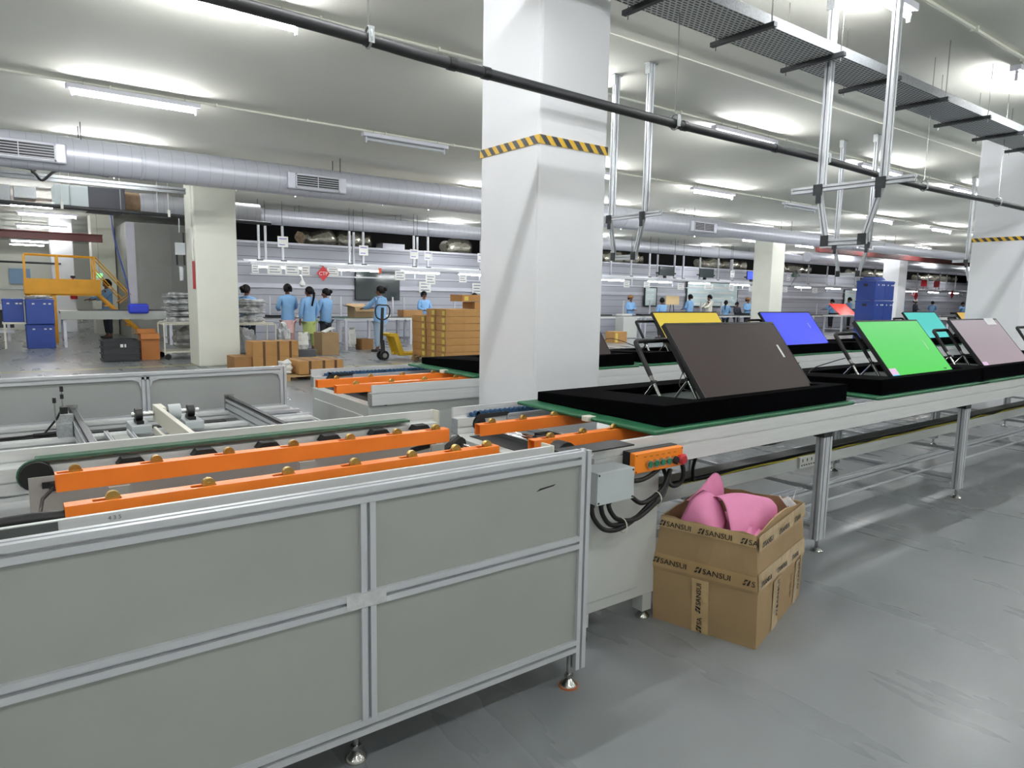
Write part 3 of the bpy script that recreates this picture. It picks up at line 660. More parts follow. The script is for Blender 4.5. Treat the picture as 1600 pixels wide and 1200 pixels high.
LILAC = screen_mat('lilac', (205, 175, 205), .55); CYAN = screen_mat('cyan', (70, 180, 215), .7)
GREY_SCR = mat('screen_dark', (62, 54, 54), .16, 0, .05, 2, 0, .32, spec=.5)
carr = make_carrier(); stand = make_stand()
def station(x, yf, label, tvlab, tvname, W, scr, extra, first=False, tv=True, st=True):
    """one carrier with stand and television; x = left edge of the television"""
    cx, cy, cz = x-.467, yf+.039, .826
    if first: carr.location = (cx, cy, cz); c = carr
    else: c = dup(carr, (cx, cy, cz))
    c['label'] = ('black foam carrier on green board under '+label) if tv else 'empty black foam carrier right of the blue screen'; c['group'] = 'carriers on the conveyors'
    if st:
        sl = (x-.165, yf+.30, cz+.03)
        if first: stand.location = sl; s_ = stand
        else: s_ = dup(stand, sl)
        s_['label'] = 'chrome folding stand with black sleeves behind '+label; s_['group'] = 'folding stands'
    if tv:
        t = make_tv(tvname, W, scr, extra); t.location = (x, yf+.142, cz+.0315); t['label'] = tvlab; t['group'] = 'televisions under test'
        ORG[t] = V(t.location)
        return t
t1 = station(2.742, 1.915, 'the dark grey screen', 'television with a dark brownish grey screen tilted on the near conveyor', 'a', .96, GREY_SCR, [(.855, .87, .28, .365, STK, 'white_sticker')], True)
station(4.67, 1.915, 'the bright green screen', 'television showing bright green on the near conveyor', 'b', .925, grad_screen('green', (70, 220, 75), (96, 216, 112), .92), [(.0065, .10, .045, .085, CYAN, 'cyan_patch'), (.0065, .10, .085, .135, LILAC, 'lilac_patch'), (.77, .775, .26, .34, STK, 'logo_strip'), (.8, .84, .09, .10, mat('green_mark', (50, 130, 60), .5), 'small_mark')])
station(6.17, 1.915, 'the pale pink screen', 'television showing pale pink with glare on the near conveyor', 'c', .98, grad_screen('pink', (196, 172, 184), (186, 172, 184), .62), [(.0065, .11, .045, .07, CYAN, 'cyan_patch'), (.0065, .10, .07, .11, LILAC, 'lilac_patch'), (.70, .90, .465, .535, STK, 'paper_tag')])
station(7.98, 1.915, 'the television cut off at the right edge', 'television cut off at the right edge of the near conveyor', 'd', .95, GREY_SCR, None)
station(3.17, 3.95, 'the brown screen beside the column', 'television with a dark brown screen half hidden behind the big column', 'e', .95, GREY_SCR, None)
station(4.90, 3.95, 'the yellow screen', 'television showing yellow on the far conveyor', 'f', .96, grad_screen('yellow', (238, 208, 58), (232, 206, 72), .9), [(.0065, .11, .045, .08, CYAN, 'cyan_patch'), (.0065, .11, .08, .12, screen_mat('peach', (230, 180, 170), .6), 'peach_patch')])
station(6.60, 3.95, 'the blue screen', 'television showing deep blue on the far conveyor', 'g', .98, grad_screen('blue', (62, 78, 250), (72, 88, 250), .95), [(.80, .805, .30, .37, STK, 'logo_strip')])
station(8.3, 3.95, 'no screen, right of the blue one', '', 'x', .95, None, None, False, False, False)
station(9.93, 3.95, 'the turquoise screen', 'television showing turquoise on the far conveyor', 'h', .98, grad_screen('teal', (62, 214, 214), (74, 216, 206), .85), [(.80, .93, .04, .09, screen_mat('cyan_box', (60, 190, 220), .8), 'cyan_box')])
station(11.66, 3.95, 'the orange screen', 'television showing amber partly hidden by the right column', 'i', .98, grad_screen('amber', (226, 182, 72), (226, 182, 72), .8), None)
# loose power leads on the carriers
for pth, lb in (([(3.35, 2.60, .86), (3.30, 2.66, 1.0), (3.2, 2.62, .98), (3.1, 2.56, .90), (3.2, 2.52, .87), (3.5, 2.6, .87)], 'thin black power lead curling behind the dark grey screen'),
                ([(4.35, 2.5, .86), (4.45, 2.55, .93), (4.62, 2.5, .98), (4.8, 2.5, 1.0)], 'black leads rising behind the green screen'),
                ([(3.9, 2.45, .87), (4.1, 2.5, .90), (4.3, 2.45, .90), (4.45, 2.35, .87)], 'pale lead lying on the carrier left of the green screen'),
                ([(4.3, 4.5, .9), (4.45, 4.55, 1.02), (4.6, 4.5, 1.0), (4.75, 4.4, .93)], 'thin black lead arching left of the yellow screen'),
                ([(4.0, 2.62, .9), (4.2, 2.66, .95), (4.45, 2.64, .97)], 'thin black lead between the grey and green screens')):
    tag(MB().tube(smooth_path(pth), .0035, 6).build('power_lead', RUBBER if 'pale' not in lb else WHITEP, smooth=60), lb, 'cable', 'power leads on the carriers')

# ================================================================ HANGING FRAMES, PIPE AND CABLE TRAY
def gantry(x, y, label, zc=2.19):
    t = thing('gantry', label, 'gantry', (x, y+.23, 3.6), 'aluminium frames hanging above the conveyors')
    y1 = y+.46; yb0, yb1 = y+.10, y1-.08; zb = zc-.40
    for yy in (y, y1):
        MB().ext((x, yy, zc+.03), (x, yy, 3.6), P, .06, (1, 0, 0), pitch=.06).build('hanging_post', ALU, t)
        MB().box(x-.06, x+.06, yy-.03, yy+.03, 3.592, 3.6).box(x-.05, x-.046, yy-.03, yy+.03, 3.5, 3.592).build('ceiling_bracket', GALV, t)
        s = 1 if yy == y1 else -1
        MB().box(x-.05, x-.044, yy-.035, yy+.035, zc-.05, zc+.03).box(x-.05, x-.044, yy-.02-s*.01, yy+.02-s*.01, zc-.11, zc-.05).build('joint_plate', DARKM, t)
    MB().ext((x-.02, y-.22, zc), (x-.02, y1+.22, zc), P, P).build('cross_beam', ALU, t)
    for ya, yb in ((y, yb0), (y1, yb1)):
        MB().ext((x-.02, ya, zc-.025), (x-.02, yb, zb), .035, .035, (1, 0, 0)).build('slanted_strut', ALU, t)
        MB().box(x-.05, x-.044, yb-.03, yb+.03, zb-.03, zb+.05).build('joint_plate', DARKM, t)
    MB().ext((x-.02, yb0-.02, zb), (x-.02, yb1+.02, zb), P, P).build('bottom_bar', ALU, t)
    return t
gantry(5.02, 2.44, 'biggest hanging aluminium frame above the near conveyor', 2.235)
gantry(5.09, 4.73, 'hanging aluminium frame just right of the big column', 2.2)
gantry(9.49, 4.74, 'hanging aluminium frame seen behind the biggest one', 2.17)
gantry(13.95, 4.74, 'hanging aluminium frame left of the right edge column', 2.15)
pp = thing('pipe', 'long black pipe hung from the ceiling across the whole picture', 'pipe', (5, 3.0, 2.5))
pts = smooth_path([(-.5, 3.0, 2.545), (.8, 3.0, 2.535), (1.4, 3.0, 2.523), (1.83, 3.0, 2.508), (3.45, 3.0, 2.484), (5.2, 3.0, 2.486), (6.9, 3.0, 2.463), (9.47, 3.0, 2.49), (16, 3.0, 2.48)], 4)
MB().tube(pts, .027, 14).build('pipe_body', PIPEB, pp, smooth=60)
for x, z in ((1.83, 2.508), (2.03, 2.505), (3.55, 2.484), (4.55, 2.485)):
    MB().cyl((x-.02, 3.0, z), (x+.02, 3.0, z), .031, 14).build('coupling', BLACK, pp, smooth=60)
for x, z in ((1.395, 2.523), (3.46, 2.484), (5.23, 2.486), (6.93, 2.463), (8.7, 2.48), (11, 2.485)):
    c = MB().tube([(x, 3.0+.036*math.sin(a)*(1 if a < PI else 1), z+.01+.046*math.cos(a)) for a in [2*PI*i/14 for i in range(15)]], .006, 6)
    c.box(x-.014, x+.014, 2.965, 2.969, z-.02, z+.05).box(x-.014, x+.014, 3.031, 3.035, z-.02, z+.05)
    hg = c.build('pipe_hanger', GALV, pp, smooth=60)
    MB().cyl((x, 3.0, z+.05), (x, 3.0, 3.6), .004, 6).build('hanger_rod', STEEL, hg)
# perforated cable tray
def perf_mat():
    m = bpy.data.materials.new('perforated_tray'); m.use_nodes = True; nt = m.node_tree; b = nt.nodes['Principled BSDF']
    tc = nt.nodes.new('ShaderNodeTexCoord'); mp = nt.nodes.new('ShaderNodeMapping'); mp.inputs['Scale'].default_value = (20, 20, 20)
    br = nt.nodes.new('ShaderNodeTexBrick'); br.inputs['Scale'].default_value = 1; br.inputs['Mortar Size'].default_value = .13; br.inputs['Mortar Smooth'].default_value = .0
    br.inputs['Brick Width'].default_value = 1.0; br.inputs['Row Height'].default_value = .5
    br.inputs['Color1'].default_value = srgb(72, 73, 75); br.inputs['Color2'].default_value = srgb(84, 85, 87); br.inputs['Mortar'].default_value = srgb(225, 226, 226)
    nt.links.new(tc.outputs['Object'], mp.inputs[0]); nt.links.new(mp.outputs[0], br.inputs[0]); nt.links.new(br.outputs[0], b.inputs['Base Color'])
    b.inputs['Roughness'].default_value = .55; b.inputs['Metallic'].default_value = .1
    return m
ty0, ty1, tz = 2.78, 3.12, 3.14
ty = thing('ceiling_cable_tray', 'perforated galvanised cable tray hanging from the ceiling at the upper right', 'cable tray', (9, 2.95, 3.1))
MB().box(2.2, 22, ty0, ty1, tz, tz+.004).build('tray_floor', perf_mat(), ty)
MB().box(2.2, 22, ty0-.003, ty0, tz, tz+.07).box(2.2, 22, ty1, ty1+.003, tz, tz+.055).build('tray_side', mat('tray_galv', (112, 115, 118), .6, .3, .25, 90), ty)
MB().box(2.2, 22, ty0+.03, ty0+.12, tz+.005, tz+.05).box(2.2, 22, ty0+.16, ty0+.2, tz+.005, tz+.03).build('cable_bundle', DARKM, ty)
for i, x in enumerate([2.33, 3.18, 4.03, 4.87, 5.71, 6.58, 7.5, 8.42, 9.33, 10.2, 11.1, 12, 13, 14, 15]):
    sp_ = MB().box(x-.018, x+.018, ty0-.07, ty1+.08, tz-.03, tz-.001).build('strut', DARKM, ty)
    for yy in (ty0-.04, ty1+.045): MB().cyl((x, yy, tz-.06), (x, yy, 3.6), .005, 6).build('threaded_rod', STEEL, sp_)

# ================================================================ CARTON WITH PINK FOAM
bx = thing('carton', 'big taped brown carton full of pink foam on the floor before the conveyor', 'box', (2.6, 1.75, 0))
B0 = [(2.36, 1.50), (2.99, 1.69), (2.86, 2.11), (2.23, 1.93)]      # near, right, back, left
C0 = [(2.345, 1.497), (2.99, 1.685), (2.87, 2.115), (2.225, 1.935)]
T0 = [(2.319, 1.502), (2.955, 1.685), (2.83, 2.12), (2.254, 1.925)]
zb_, zc_, zt_ = [.0, .0, .0, .0], [.240, .205, .21, .235], [.484, .472, .47, .463]
def wall_strip(pa, za, pb, zb, m, th=.006):
    n = len(pa); c = V((2.6, 1.8, 0))
    def ins(p): d = (c-V((p[0], p[1], 0))).normalized(); return (p[0]+d.x*th*1.4, p[1]+d.y*th*1.4)
    for i in range(n):
        j = (i+1) % n
        a0, a1, b0, b1 = V((*pa[i], za[i])), V((*pa[j], za[j])), V((*pb[i], zb[i])), V((*pb[j], zb[j]))
        ia0, ia1, ib0, ib1 = V((*ins(pa[i]), za[i])), V((*ins(pa[j]), za[j])), V((*ins(pb[i]), zb[i])), V((*ins(pb[j]), zb[j]))
        m.hexa([a0, a1, ia1, ia0], [b0, b1, ib1, ib0])
    return m
mb_ = wall_strip(B0, zb_, C0, [z-.002 for z in zc_], MB()); mb_.box(2.3, 2.9, 1.7, 1.95, .002, .006)
mb_.build('lower_body', CARD2, bx)
# ragged collar: subdivide each side at the rim
Pa, Za, Pb, Zb = [], [], [], []
for i in range(4):
    j = (i+1) % 4
    for k in range(8):
        t = k/8; bow = .003*math.sin(PI*t) if i > 0 else 0
        Pa.append((C0[i][0]*(1-t)+C0[j][0]*t, C0[i][1]*(1-t)+C0[j][1]*t)); Za.append(zc_[i]*(1-t)+zc_[j]*t)
        dx, dy = (-1, 0) if i == 3 else ((0, -1) if i == 0 else (1, 0))
        Pb.append((T0[i][0]*(1-t)+T0[j][0]*t-dx*bow*.6, T0[i][1]*(1-t)+T0[j][1]*t-dy*bow*.6)); Zb.append(zt_[i]*(1-t)+zt_[j]*t+random.uniform(-.006, .006)+(.02*math.sin(PI*t) if i == 0 else 0))
# widen the collar a little at the crease so it overhangs the lower box
Pc = [(p[0]+(p[0]-2.6)*.012, p[1]+(p[1]-1.8)*.012) for p in Pa]
wall_strip(Pc, Za, Pb, Zb, MB()).build('upper_collar', CARD2, bx)
def face_frame(a, b, za, zb_, n_out):
    a, b = V((*a, za)), V((*b, zb_)); u = (b-a).normalized(); return a, u
def lerp(a, b, t): return tuple(a[i]*(1-t)+b[i]*t for i in range(len(a)))
def sticker_on(p00, p10, p11, p01, s0, s1, t0, t1, off, m, name, par, n=V((0, 0, 0))):
    """patch between fractions on a 4-corner face, raised by off along the normal"""
    p00, p10, p11, p01 = map(V, (p00, p10, p11, p01)); nr = (p10-p00).cross(p01-p00).normalized()
    g = []
    for t in (t0, (t0+t1)/2, t1):
        g.append([(p00*(1-s)+p10*s)*(1-t)+(p01*(1-s)+p11*s)*t+nr*off for s in [s0+(s1-s0)*k/6 for k in range(7)]])
    return MB().grid(g).build(name, m, par, solid=.0006)
def face_text(p00, p10, p11, p01, s, t, txt, size, par, vert=False, off=.0035, wide=1.15, tilt=0):
    p00, p10, p11, p01 = map(V, (p00, p10, p11, p01)); u = ((p10-p00)*(1-t)+(p11-p01)*t).normalized(); v_ = (p01-p00).normalized(); nr = u.cross(v_).normalized(); v_ = nr.cross(u)
    o = (p00*(1-s)+p10*s)*(1-t)+(p01*(1-s)+p11*s)*t+nr*off
    if vert: u, v_ = v_, -u
    ux = (u*math.cos(tilt)+v_*math.sin(tilt)); vx = nr.cross(ux)
    # emblem: two slanted blocks, then the word
    k = size
    MB().prism([(0, 0), (.32*k, 0), (.42*k, .28*k), (.28*k, .28*k), (.24*k, .18*k), (.06*k, .18*k)], o, ux, vx, nr*.0006).prism([(.36*k, .36*k), (.74*k, .72*k), (.30*k, .72*k), (.14*k, .36*k), (.26*k, .36*k), (.36*k, .54*k), (.5*k, .54*k)], o, ux, vx, nr*.0006).prism([(.5*k, 0), (.8*k, 0), (1.0*k, .72*k), (.84*k, .72*k)], o, ux, vx, nr*.0006).build('printed_emblem', INK, par)
    return text_obj('printed_word', txt, size, INK, o+ux*size*1.1, ux, vx, par, wide=wide)
def corner(i, lvl):
    p, z = {0: (B0, zb_), 1: ([(p[0]+(p[0]-2.6)*.012, p[1]+(p[1]-1.8)*.012) for p in C0], zc_), 2: (T0, zt_)}[lvl]
    return V((*p[i], z[i]))
# left face = corners 3 -> 0 ; right face = corners 0 -> 1
LU = (corner(3, 1), corner(0, 1), corner(0, 2), corner(3, 2)); RU = (corner(0, 1), corner(1, 1), corner(1, 2), corner(0, 2))
LL = (corner(3, 0), corner(0, 0), corner(0, 1), corner(3, 1)); RL = (corner(0, 0), corner(1, 0), corner(1, 1), corner(0, 1))
tpa = sticker_on(*LU, 0, 1, .80, 1.0, .0035, TAPECLR, 'packing_tape', bx)
for s, tx in ((.0, 'SANSUI'), (.42, 'SANSUI'), (.85, 'SA')): face_text(*LU, s, .83, tx, .031, tpa, off=.008)
tpb = sticker_on(*LU, 0, 1, .05, .30, .0035, mat('tape_flat', (176, 146, 102), .3, 0, .05, 9, .1, spec=.6), 'packing_tape', bx)
for s, tx in ((.0, 'SANSUI'), (.42, 'SANSUI'), (.87, 'S')): face_text(*LU, max(s, 0), .12, tx, .032, tpb, off=.008)
tpc = sticker_on(*RU, 0, 1, .74, .99, .010, TAPECLR, 'packing_tape', bx)
for s, tx in ((.03, 'SANSU'), (.36, 'SANSUI'), (.70, 'SAN')): face_text(*RU, s, .79, tx, .030, tpc, off=.016)
tpd = sticker_on(*RU, 0, 1, .05, .34, .0035, TAPECLR, 'packing_tape', bx)
for s, tx in ((.02, 'SANSUI'), (.34, 'SANSUI'), (.66, 'SANS')): face_text(*RU, s, .12, tx, .028, tpd, off=.009)
tpe = sticker_on(*LL, .40, .56, 0, 1, .003, TAPECLR, 'packing_tape', bx)
face_text(*LL, .49, .38, 'SANSUI', .030, tpe, True, .010, 1.0); face_text(*LL, .50, .02, 'SA', .030, tpe, True, .010, 1.0)
tpf = sticker_on(*RL, .30, .42, 0, 1, .003, TAPECLR, 'packing_tape', bx)
face_text(*RL, .38, .25, 'SANSUI', .034, tpf, True, .010)
tpg = sticker_on(*RL, .80, .90, 0, 1, .003, TAPECLR, 'packing_tape', bx)
face_text(*RL, .88, .3, 'SANSUI', .034, tpg, True, .010)
for n_ in (0,):
    m_ = MB()
    for i in range(3):
        z = .06+.04*i; m_.prism([(0, 0), (.03, 0), (.03, .03), (0, .03)], RL[0]*(.30)+RL[1]*.70+V((.001, -.004, z)), (RL[1]-RL[0]).normalized(), (0, 0, 1), (.0006, -.0006, 0))
    m_.build('faded_print', mat('faded_ink', (140, 112, 76), .6), bx)
# pink foam sheets
def sheet(name, label, fn, nu=22, nv=14, m=PINK, th=.004):
    g = [[fn(i/(nu-1), j/(nv-1)) for i in range(nu)] for j in range(nv)]
    o = MB().grid(g).build(name, m, smooth=60, solid=th); return tag(o, label, 'foam sheet', 'pink foam sheets in the carton')
R16 = Matrix.Rotation(math.radians(16), 3, 'Z'); bc = V((2.58, 1.80, 0))
def loc(a, b, z): return bc+R16 @ V((a, b, 0))+V((0, 0, z))
def spline_sheet(label, T, Bt, bulge, out, sag=0):
    T = smooth_path(T, 6); Bt = smooth_path(Bt, 6); n = len(T); g = []
    for j in range(13):
        v = j/12; row = []
        for i in range(n):
            p = T[i].lerp(Bt[i], v); k = math.sin(PI*v); row.append(p+V(out)*bulge*k+V((0, 0, .5*bulge*k)))
        g.append(row)
    return tag(MB().grid(g).build('foam_sheet', PINK, smooth=60, solid=.003), label, 'foam sheet', 'pink foam sheets in the carton')
spline_sheet('large pink foam sheet curling across the right of the carton', [(2.47, 1.87, .505), (2.60, 1.86, .505), (2.74, 1.85, .465), (2.84, 1.83, .425), (2.86, 1.80, .39)], [(2.36, 1.64, .42), (2.46, 1.61, .42), (2.58, 1.63, .405), (2.68, 1.66, .39), (2.74, 1.68, .36)], .07, (0, -.25, .8))
spline_sheet('pink foam sheet rolled over at the left of the carton', [(2.275, 1.86, .42), (2.285, 1.83, .50), (2.37, 1.86, .54), (2.48, 1.89, .55)], [(2.30, 1.76, .38), (2.32, 1.70, .42), (2.38, 1.70, .44), (2.46, 1.74, .45)], .035, (-.1, -.5, .5))
spline_sheet('narrow pink foam flap standing up highest at the back of the carton', [(2.36, 1.88, .525), (2.47, 1.90, .555), (2.60, 1.93, .60), (2.66, 1.94, .585)], [(2.44, 1.86, .485), (2.50, 1.87, .48), (2.60, 1.90, .47), (2.69, 1.93, .46)], .012, (0, -1, 0))
sheet('foam_sheet', 'pink foam at the bottom filling the carton', lambda u, v: loc(-.27+.54*u, -.18+.37*v, .34+.03*math.sin(6*u+3*v)))
random.seed(3)
rn = [[random.uniform(-.015, .018) for i in range(12)] for j in range(8)]
def crum(u, v):
    i, j = int(u*11), int(v*7); return loc(-.22+.40*u, -.195+.10*v, .405+.03*math.sin(9*u)+rn[j][i]+.02*v)
sheet('foam_sheet', 'crumpled pink foam scrap along the front rim of the carton', crum, 12, 8)
def filmf(u, v): return V((2.86+.08*u, 1.70+.05*v+.01*math.sin(7*u), .45+.045*v*(1-.4*u)+.008*math.sin(11*u)))
o = sheet('plastic_film', 'clear plastic film scrap sticking out of the carton at its right corner', filmf, 16, 12, FILM, .001); o['category'] = 'plastic film'; del o['group']
tag(MB().tube(smooth_path([(2.93, 1.72, .47), (2.98, 1.74, .50), (3.06, 1.77, .50), (3.14, 1.80, .48), (3.2, 1.82, .455)]), .0022, 6).build('plastic_strap', FILM, smooth=60), 'thin clear plastic strap curving out of the carton to the right', 'strap')

# ================================================================ DUCTS AND CEILING SERVICES
def grille(x0, x1, y, z0, z1, par):
    g = MB().box(x0-.12, x1+.12, y-.05, y+.15, z0-.02, z1+.02).build('grille_box', DUCT, par, bevel=.02)
    f_ = MB().box(x0, x1, y-.062, y-.05, z0, z0+.02).box(x0, x1, y-.062, y-.05, z1-.02, z1).box(x0, x0+.02, y-.062, y-.05, z0, z1).box(x1-.02, x1, y-.062, y-.05, z0, z1)
    n = 6
    for i in range(n): z = z0+.03+(z1-z0-.05)*i/(n-1); f_.box(x0, x1, y-.06, y-.052, z-.004, z+.004)
    f_.box((x0+x1)/2-.005, (x0+x1)/2+.005, y-.062, y-.052, z0, z1)
    gr = f_.build('grille', LAMPW, g)
    MB().box(x0+.01, x1-.01, y-.0515, y-.0505, z0+.01, z1-.01).build('grille_opening', BLACK, gr)
def round_duct(label, x0, x1, y, z, r, steps=(), grilles=(), rods=(), n=24):
    t = thing('round_duct', label, 'duct', ((x0+x1)/2, y, z), 'round spiral ducts')
    m_ = MB(); xs = [(x0, r)]; 
    for xa, ra in steps: xs += [(xa, xs[-1][1]), (xa+.6, ra)]
    xs.append((x1, xs[-1][1]))
    m_.lathe([(rr_, xx-x0) for xx, rr_ in xs], (x0, y, z), (1, 0, 0), n); m_.build('duct_tube', DUCTL, t, smooth=50)
    x = x0+.6
    while x < x1:
        MB().lathe([(r+.002, 0), (r+.006, .004), (r+.006, .02), (r+.002, .024)], (x, y, z), (1, 0, 0), n).build('seam_ring', DUCT, t, smooth=40); x += 2.4
        if steps and x > steps[0][0]: break
    for x in rods:
        MB().cyl((x, y-.12, z), (x, y-.12, 3.6), .006, 6).cyl((x+.0, y+.2, z), (x, y+.2, 3.6), .006, 6).build('hanger_rod', DARKM, t)
    for g in grilles: grille(g[0], g[1], y-r+.02, z-.14 if len(g) < 3 else g[2], z+.08 if len(g) < 3 else g[3], t)
    return t
round_duct('long round silver duct running across under the ceiling', -8.5, 46, 11.25, 3.17, .235, [(14.6, .19), (24, .15)], [(-.1, .70), (3.85, 4.58), (13.55, 14.3), (21.4, 22.2)], (1.0, 4.65, 7.8, 10.8, 13.7, 17.9, 24))
round_duct('second round silver duct in front of the dark roof void', 4.7, 60, 17.9, 3.27, .2, [(24, .17)], [], (6.3, 9.2, 13.1, 17, 21, 26, 32))
round_duct('distant round duct at the far right', 26, 60, 15.4, 3.15, .19, [], [], (28, 34, 40))
tag(MB().ext((-7.5, 12.9, 3.09), (2.63, 12.9, 3.05), .06, .1, slot=.02, dep=.02, pitch=.1).build('ceiling_channel', GALV), 'pale steel channel running left of the cream column under the duct', 'channel')
bp_ = thing('service_pipe', 'black service pipe crossing the upper left behind the cream column', 'pipe', (-2, 14.3, 2.8))
MB().cyl((-7, 14.35, 2.84), (4.5, 14.35, 2.755), .035, 10).build('pipe_body', PIPEB, bp_, smooth=40)
for x in (.95, 2.62): MB().box(x-.02, x+.02, 14.3, 14.4, 2.74, 2.86).cyl((x, 14.35, 2.84), (x, 14.35, 3.597), .006, 6).build('pipe_clip', PAPER, bp_)
ac = thing('ceiling_duct_unit', 'white and black ceiling duct unit hanging at the upper left', 'air handler', (1.4, 14.8, 2.8))
MB().box(.86, 1.36, 14.45, 15.2, 2.80, 3.17).build('white_section', mat('pale_section', (196, 208, 212), .4), ac, bevel=.005)
MB().box(1.36, 1.93, 14.45, 15.2, 2.78, 3.18).build('black_section', mat('dark_section', (52, 54, 66), .5), ac, bevel=.005)
MB().box(.86, 1.93, 14.43, 14.47, 2.78, 2.81).build('lower_flange', BLACK, ac)
MB().tube([(1.9, 14.8, 2.98), (2.0, 14.8, 2.98), (2.1, 14.8, 2.98), (2.2, 14.8, 2.98)], .2, 16, wob=.1).build('canvas_collar', mat('brown_collar', (120, 98, 76), .8, 0, .3, 9), ac, smooth=60)
MB().lathe([(.2, 0), (.23, .5), (.19, .55), (.19, 2.2)], (2.2, 14.8, 2.98), (1, 0, 0), 20).build('duct_tube', DUCTL, ac, smooth=50)
for x in (1.85, 1.08, 2.45): MB().cyl((x, 14.42, 2.78), (x, 14.42, 3.6), .008, 6).build('hanger_rod', GALV, ac)
tag(MB().box(-.3, .25, 15, 15.6, 2.85, 3.15).box(.3, .62, 14.9, 15.4, 2.93, 3.13).build('duct_stub', GALV, bevel=.01), 'small grey duct section at the top left corner under the channel', 'duct')
tag(MB().tube(smooth_path([(-3, 12.85, 3.18), (.2, 12.85, 3.17), (.5, 12.8, 3.11), (.62, 12.8, 3.0), (.8, 12.84, 3.16), (1.1, 12.84, 3.18), (1.5, 12.84, 3.16)]), .02, 6).build('cable', RUBBER, smooth=60), 'thick black cable draped over the pale ceiling channel', 'cable')
tag(MB().box(-6, 2.3, 21.6, 21.75, 2.62, 2.8).box(-6, 2.3, 21.5, 21.85, 2.8, 2.82).build('roof_beam', MAROON), 'dark red steel beam at the left behind the duct unit', 'beam')
tag(MB().box(22, 60, 12.6, 12.75, 3.02, 3.2).build('roof_beam', MAROON), 'dark red steel beam at the right under the ceiling', 'beam')
tag(MB().cyl((-6, 26, 2.2), (1.6, 26, 2.14), .03, 8).build('service_pipe', PIPEB, smooth=40), 'thin black pipe across the far left room', 'pipe')

# grey clean cabin, cream pillar left of it
cabn = thing('panel_cabin', 'large grey panelled cabin between the stairs and the cream column', 'cabin', (3.6, 21, 0))
MB().box(2.945, 4.58, 22.2, 25.5, 0, 3.26).build('cabin_wall', PANEL, cabn)
m_ = MB()
for x in (2.96, 3.26, 4.07, 4.5): m_.box(x-.008, x+.008, 22.192, 22.2, .3, 3.24)
for z in (1.87, 1.96, 3.24): m_.box(2.96, 4.56, 22.192, 22.2, z-.006, z+.006)
m_.build('panel_joint', PANELD, cabn)
MB().box(2.93, 3.15, 22.18, 22.191, .6, 3.26).build('corner_trim', DUCT, cabn)
column(2.30, 2.92, 24.4, 25.1, 'cream pillar left of the grey cabin', None, CONCW)
column(1.35, 1.95, 26, 26.6, 'lilac white pillar in the far left room', None, CONC)
tag(MB().tube(smooth_path([(2.35, 20.2, 3.5), (2.42, 20.2, 2.6), (2.58, 19.7, 1.5), (2.6, 19.6, .9)]), .02, 6).build('hose', mat('blue_hose', (60, 80, 150), .5), smooth=60), 'blue hose hanging beside the cream pillar', 'hose')
scn = thing('hanging_bracket', 'vertical grey bracket with switch box hanging before the grey cabin', 'bracket', (3.7, 18, 2.6))
MB().ext((3.50, 18, 1.95), (3.50, 18, 2.75)).build('post', ALU, scn)
MB().box(3.38, 3.60, 17.94, 17.97, 2.22, 2.5).build('switch_box', BOXP, scn); MB().cyl((3.42, 17.98, 1.98), (3.42, 17.98, 2.3), .02, 8).cyl((3.58, 17.98, 1.98), (3.58, 17.98, 2.75), .018, 8).build('cable', RUBBER, scn)
MB().box(3.46, 3.54, 17.96, 18.04, 1.62, 1.95).build('lower_clamp', GALV, scn); MB().cyl((3.5, 18, 2.74), (3.5, 18, 3.6), .01, 6).build('hanger_rod', GALV, scn)

# yellow crossover stairs
st = thing('crossover_stairs', 'yellow steel crossover platform with handrails and stairs on the left', 'stairs', (1.3, 21.4, 0))
MB().box(.50, 2.14, 21.0, 21.02, 1.22, 1.62).box(.50, 2.14, 21.68, 21.7, 1.22, 1.62).box(.5, 2.14, 21, 21.7, 1.2, 1.24).build('platform', YEL, st, bevel=.003)
for x in (.53, 1.22, 2.02):
    for y in (21.03, 21.67): MB().box(x-.02, x+.02, y-.02, y+.02, 1.6, 2.2).build('rail_post', YEL, st)
for y in (21.03, 21.67):
    MB().tube([(.53, y, 2.22), (2.04, y, 2.2), (2.82, y, 1.25), (2.55, y, 1.02)], .018, 8).build('handrail', YEL, st, smooth=40)
    MB().tube([(2.02, y, 1.9), (2.6, y, 1.15)], .014, 8).build('mid_rail', YEL, st, smooth=40)
    MB().prism([(0, 0), (.1, 0), (1.25, -1.2), (1.15, -1.2)], (2.05, y-.01, 1.22), (1, 0, 0), (0, 0, 1), (0, .02, 0)).build('stringer', YEL, st)
    for x in (.56, 1.1): MB().box(x-.045, x+.045, y-.03, y+.03, 0, 1.22).build('platform_leg', YEL, st)
for i in range(4): MB().box(2.2+i*.25, 2.42+i*.25, 21.03, 21.67, .93-i*.26, .96-i*.26).build('step', YEL, st)

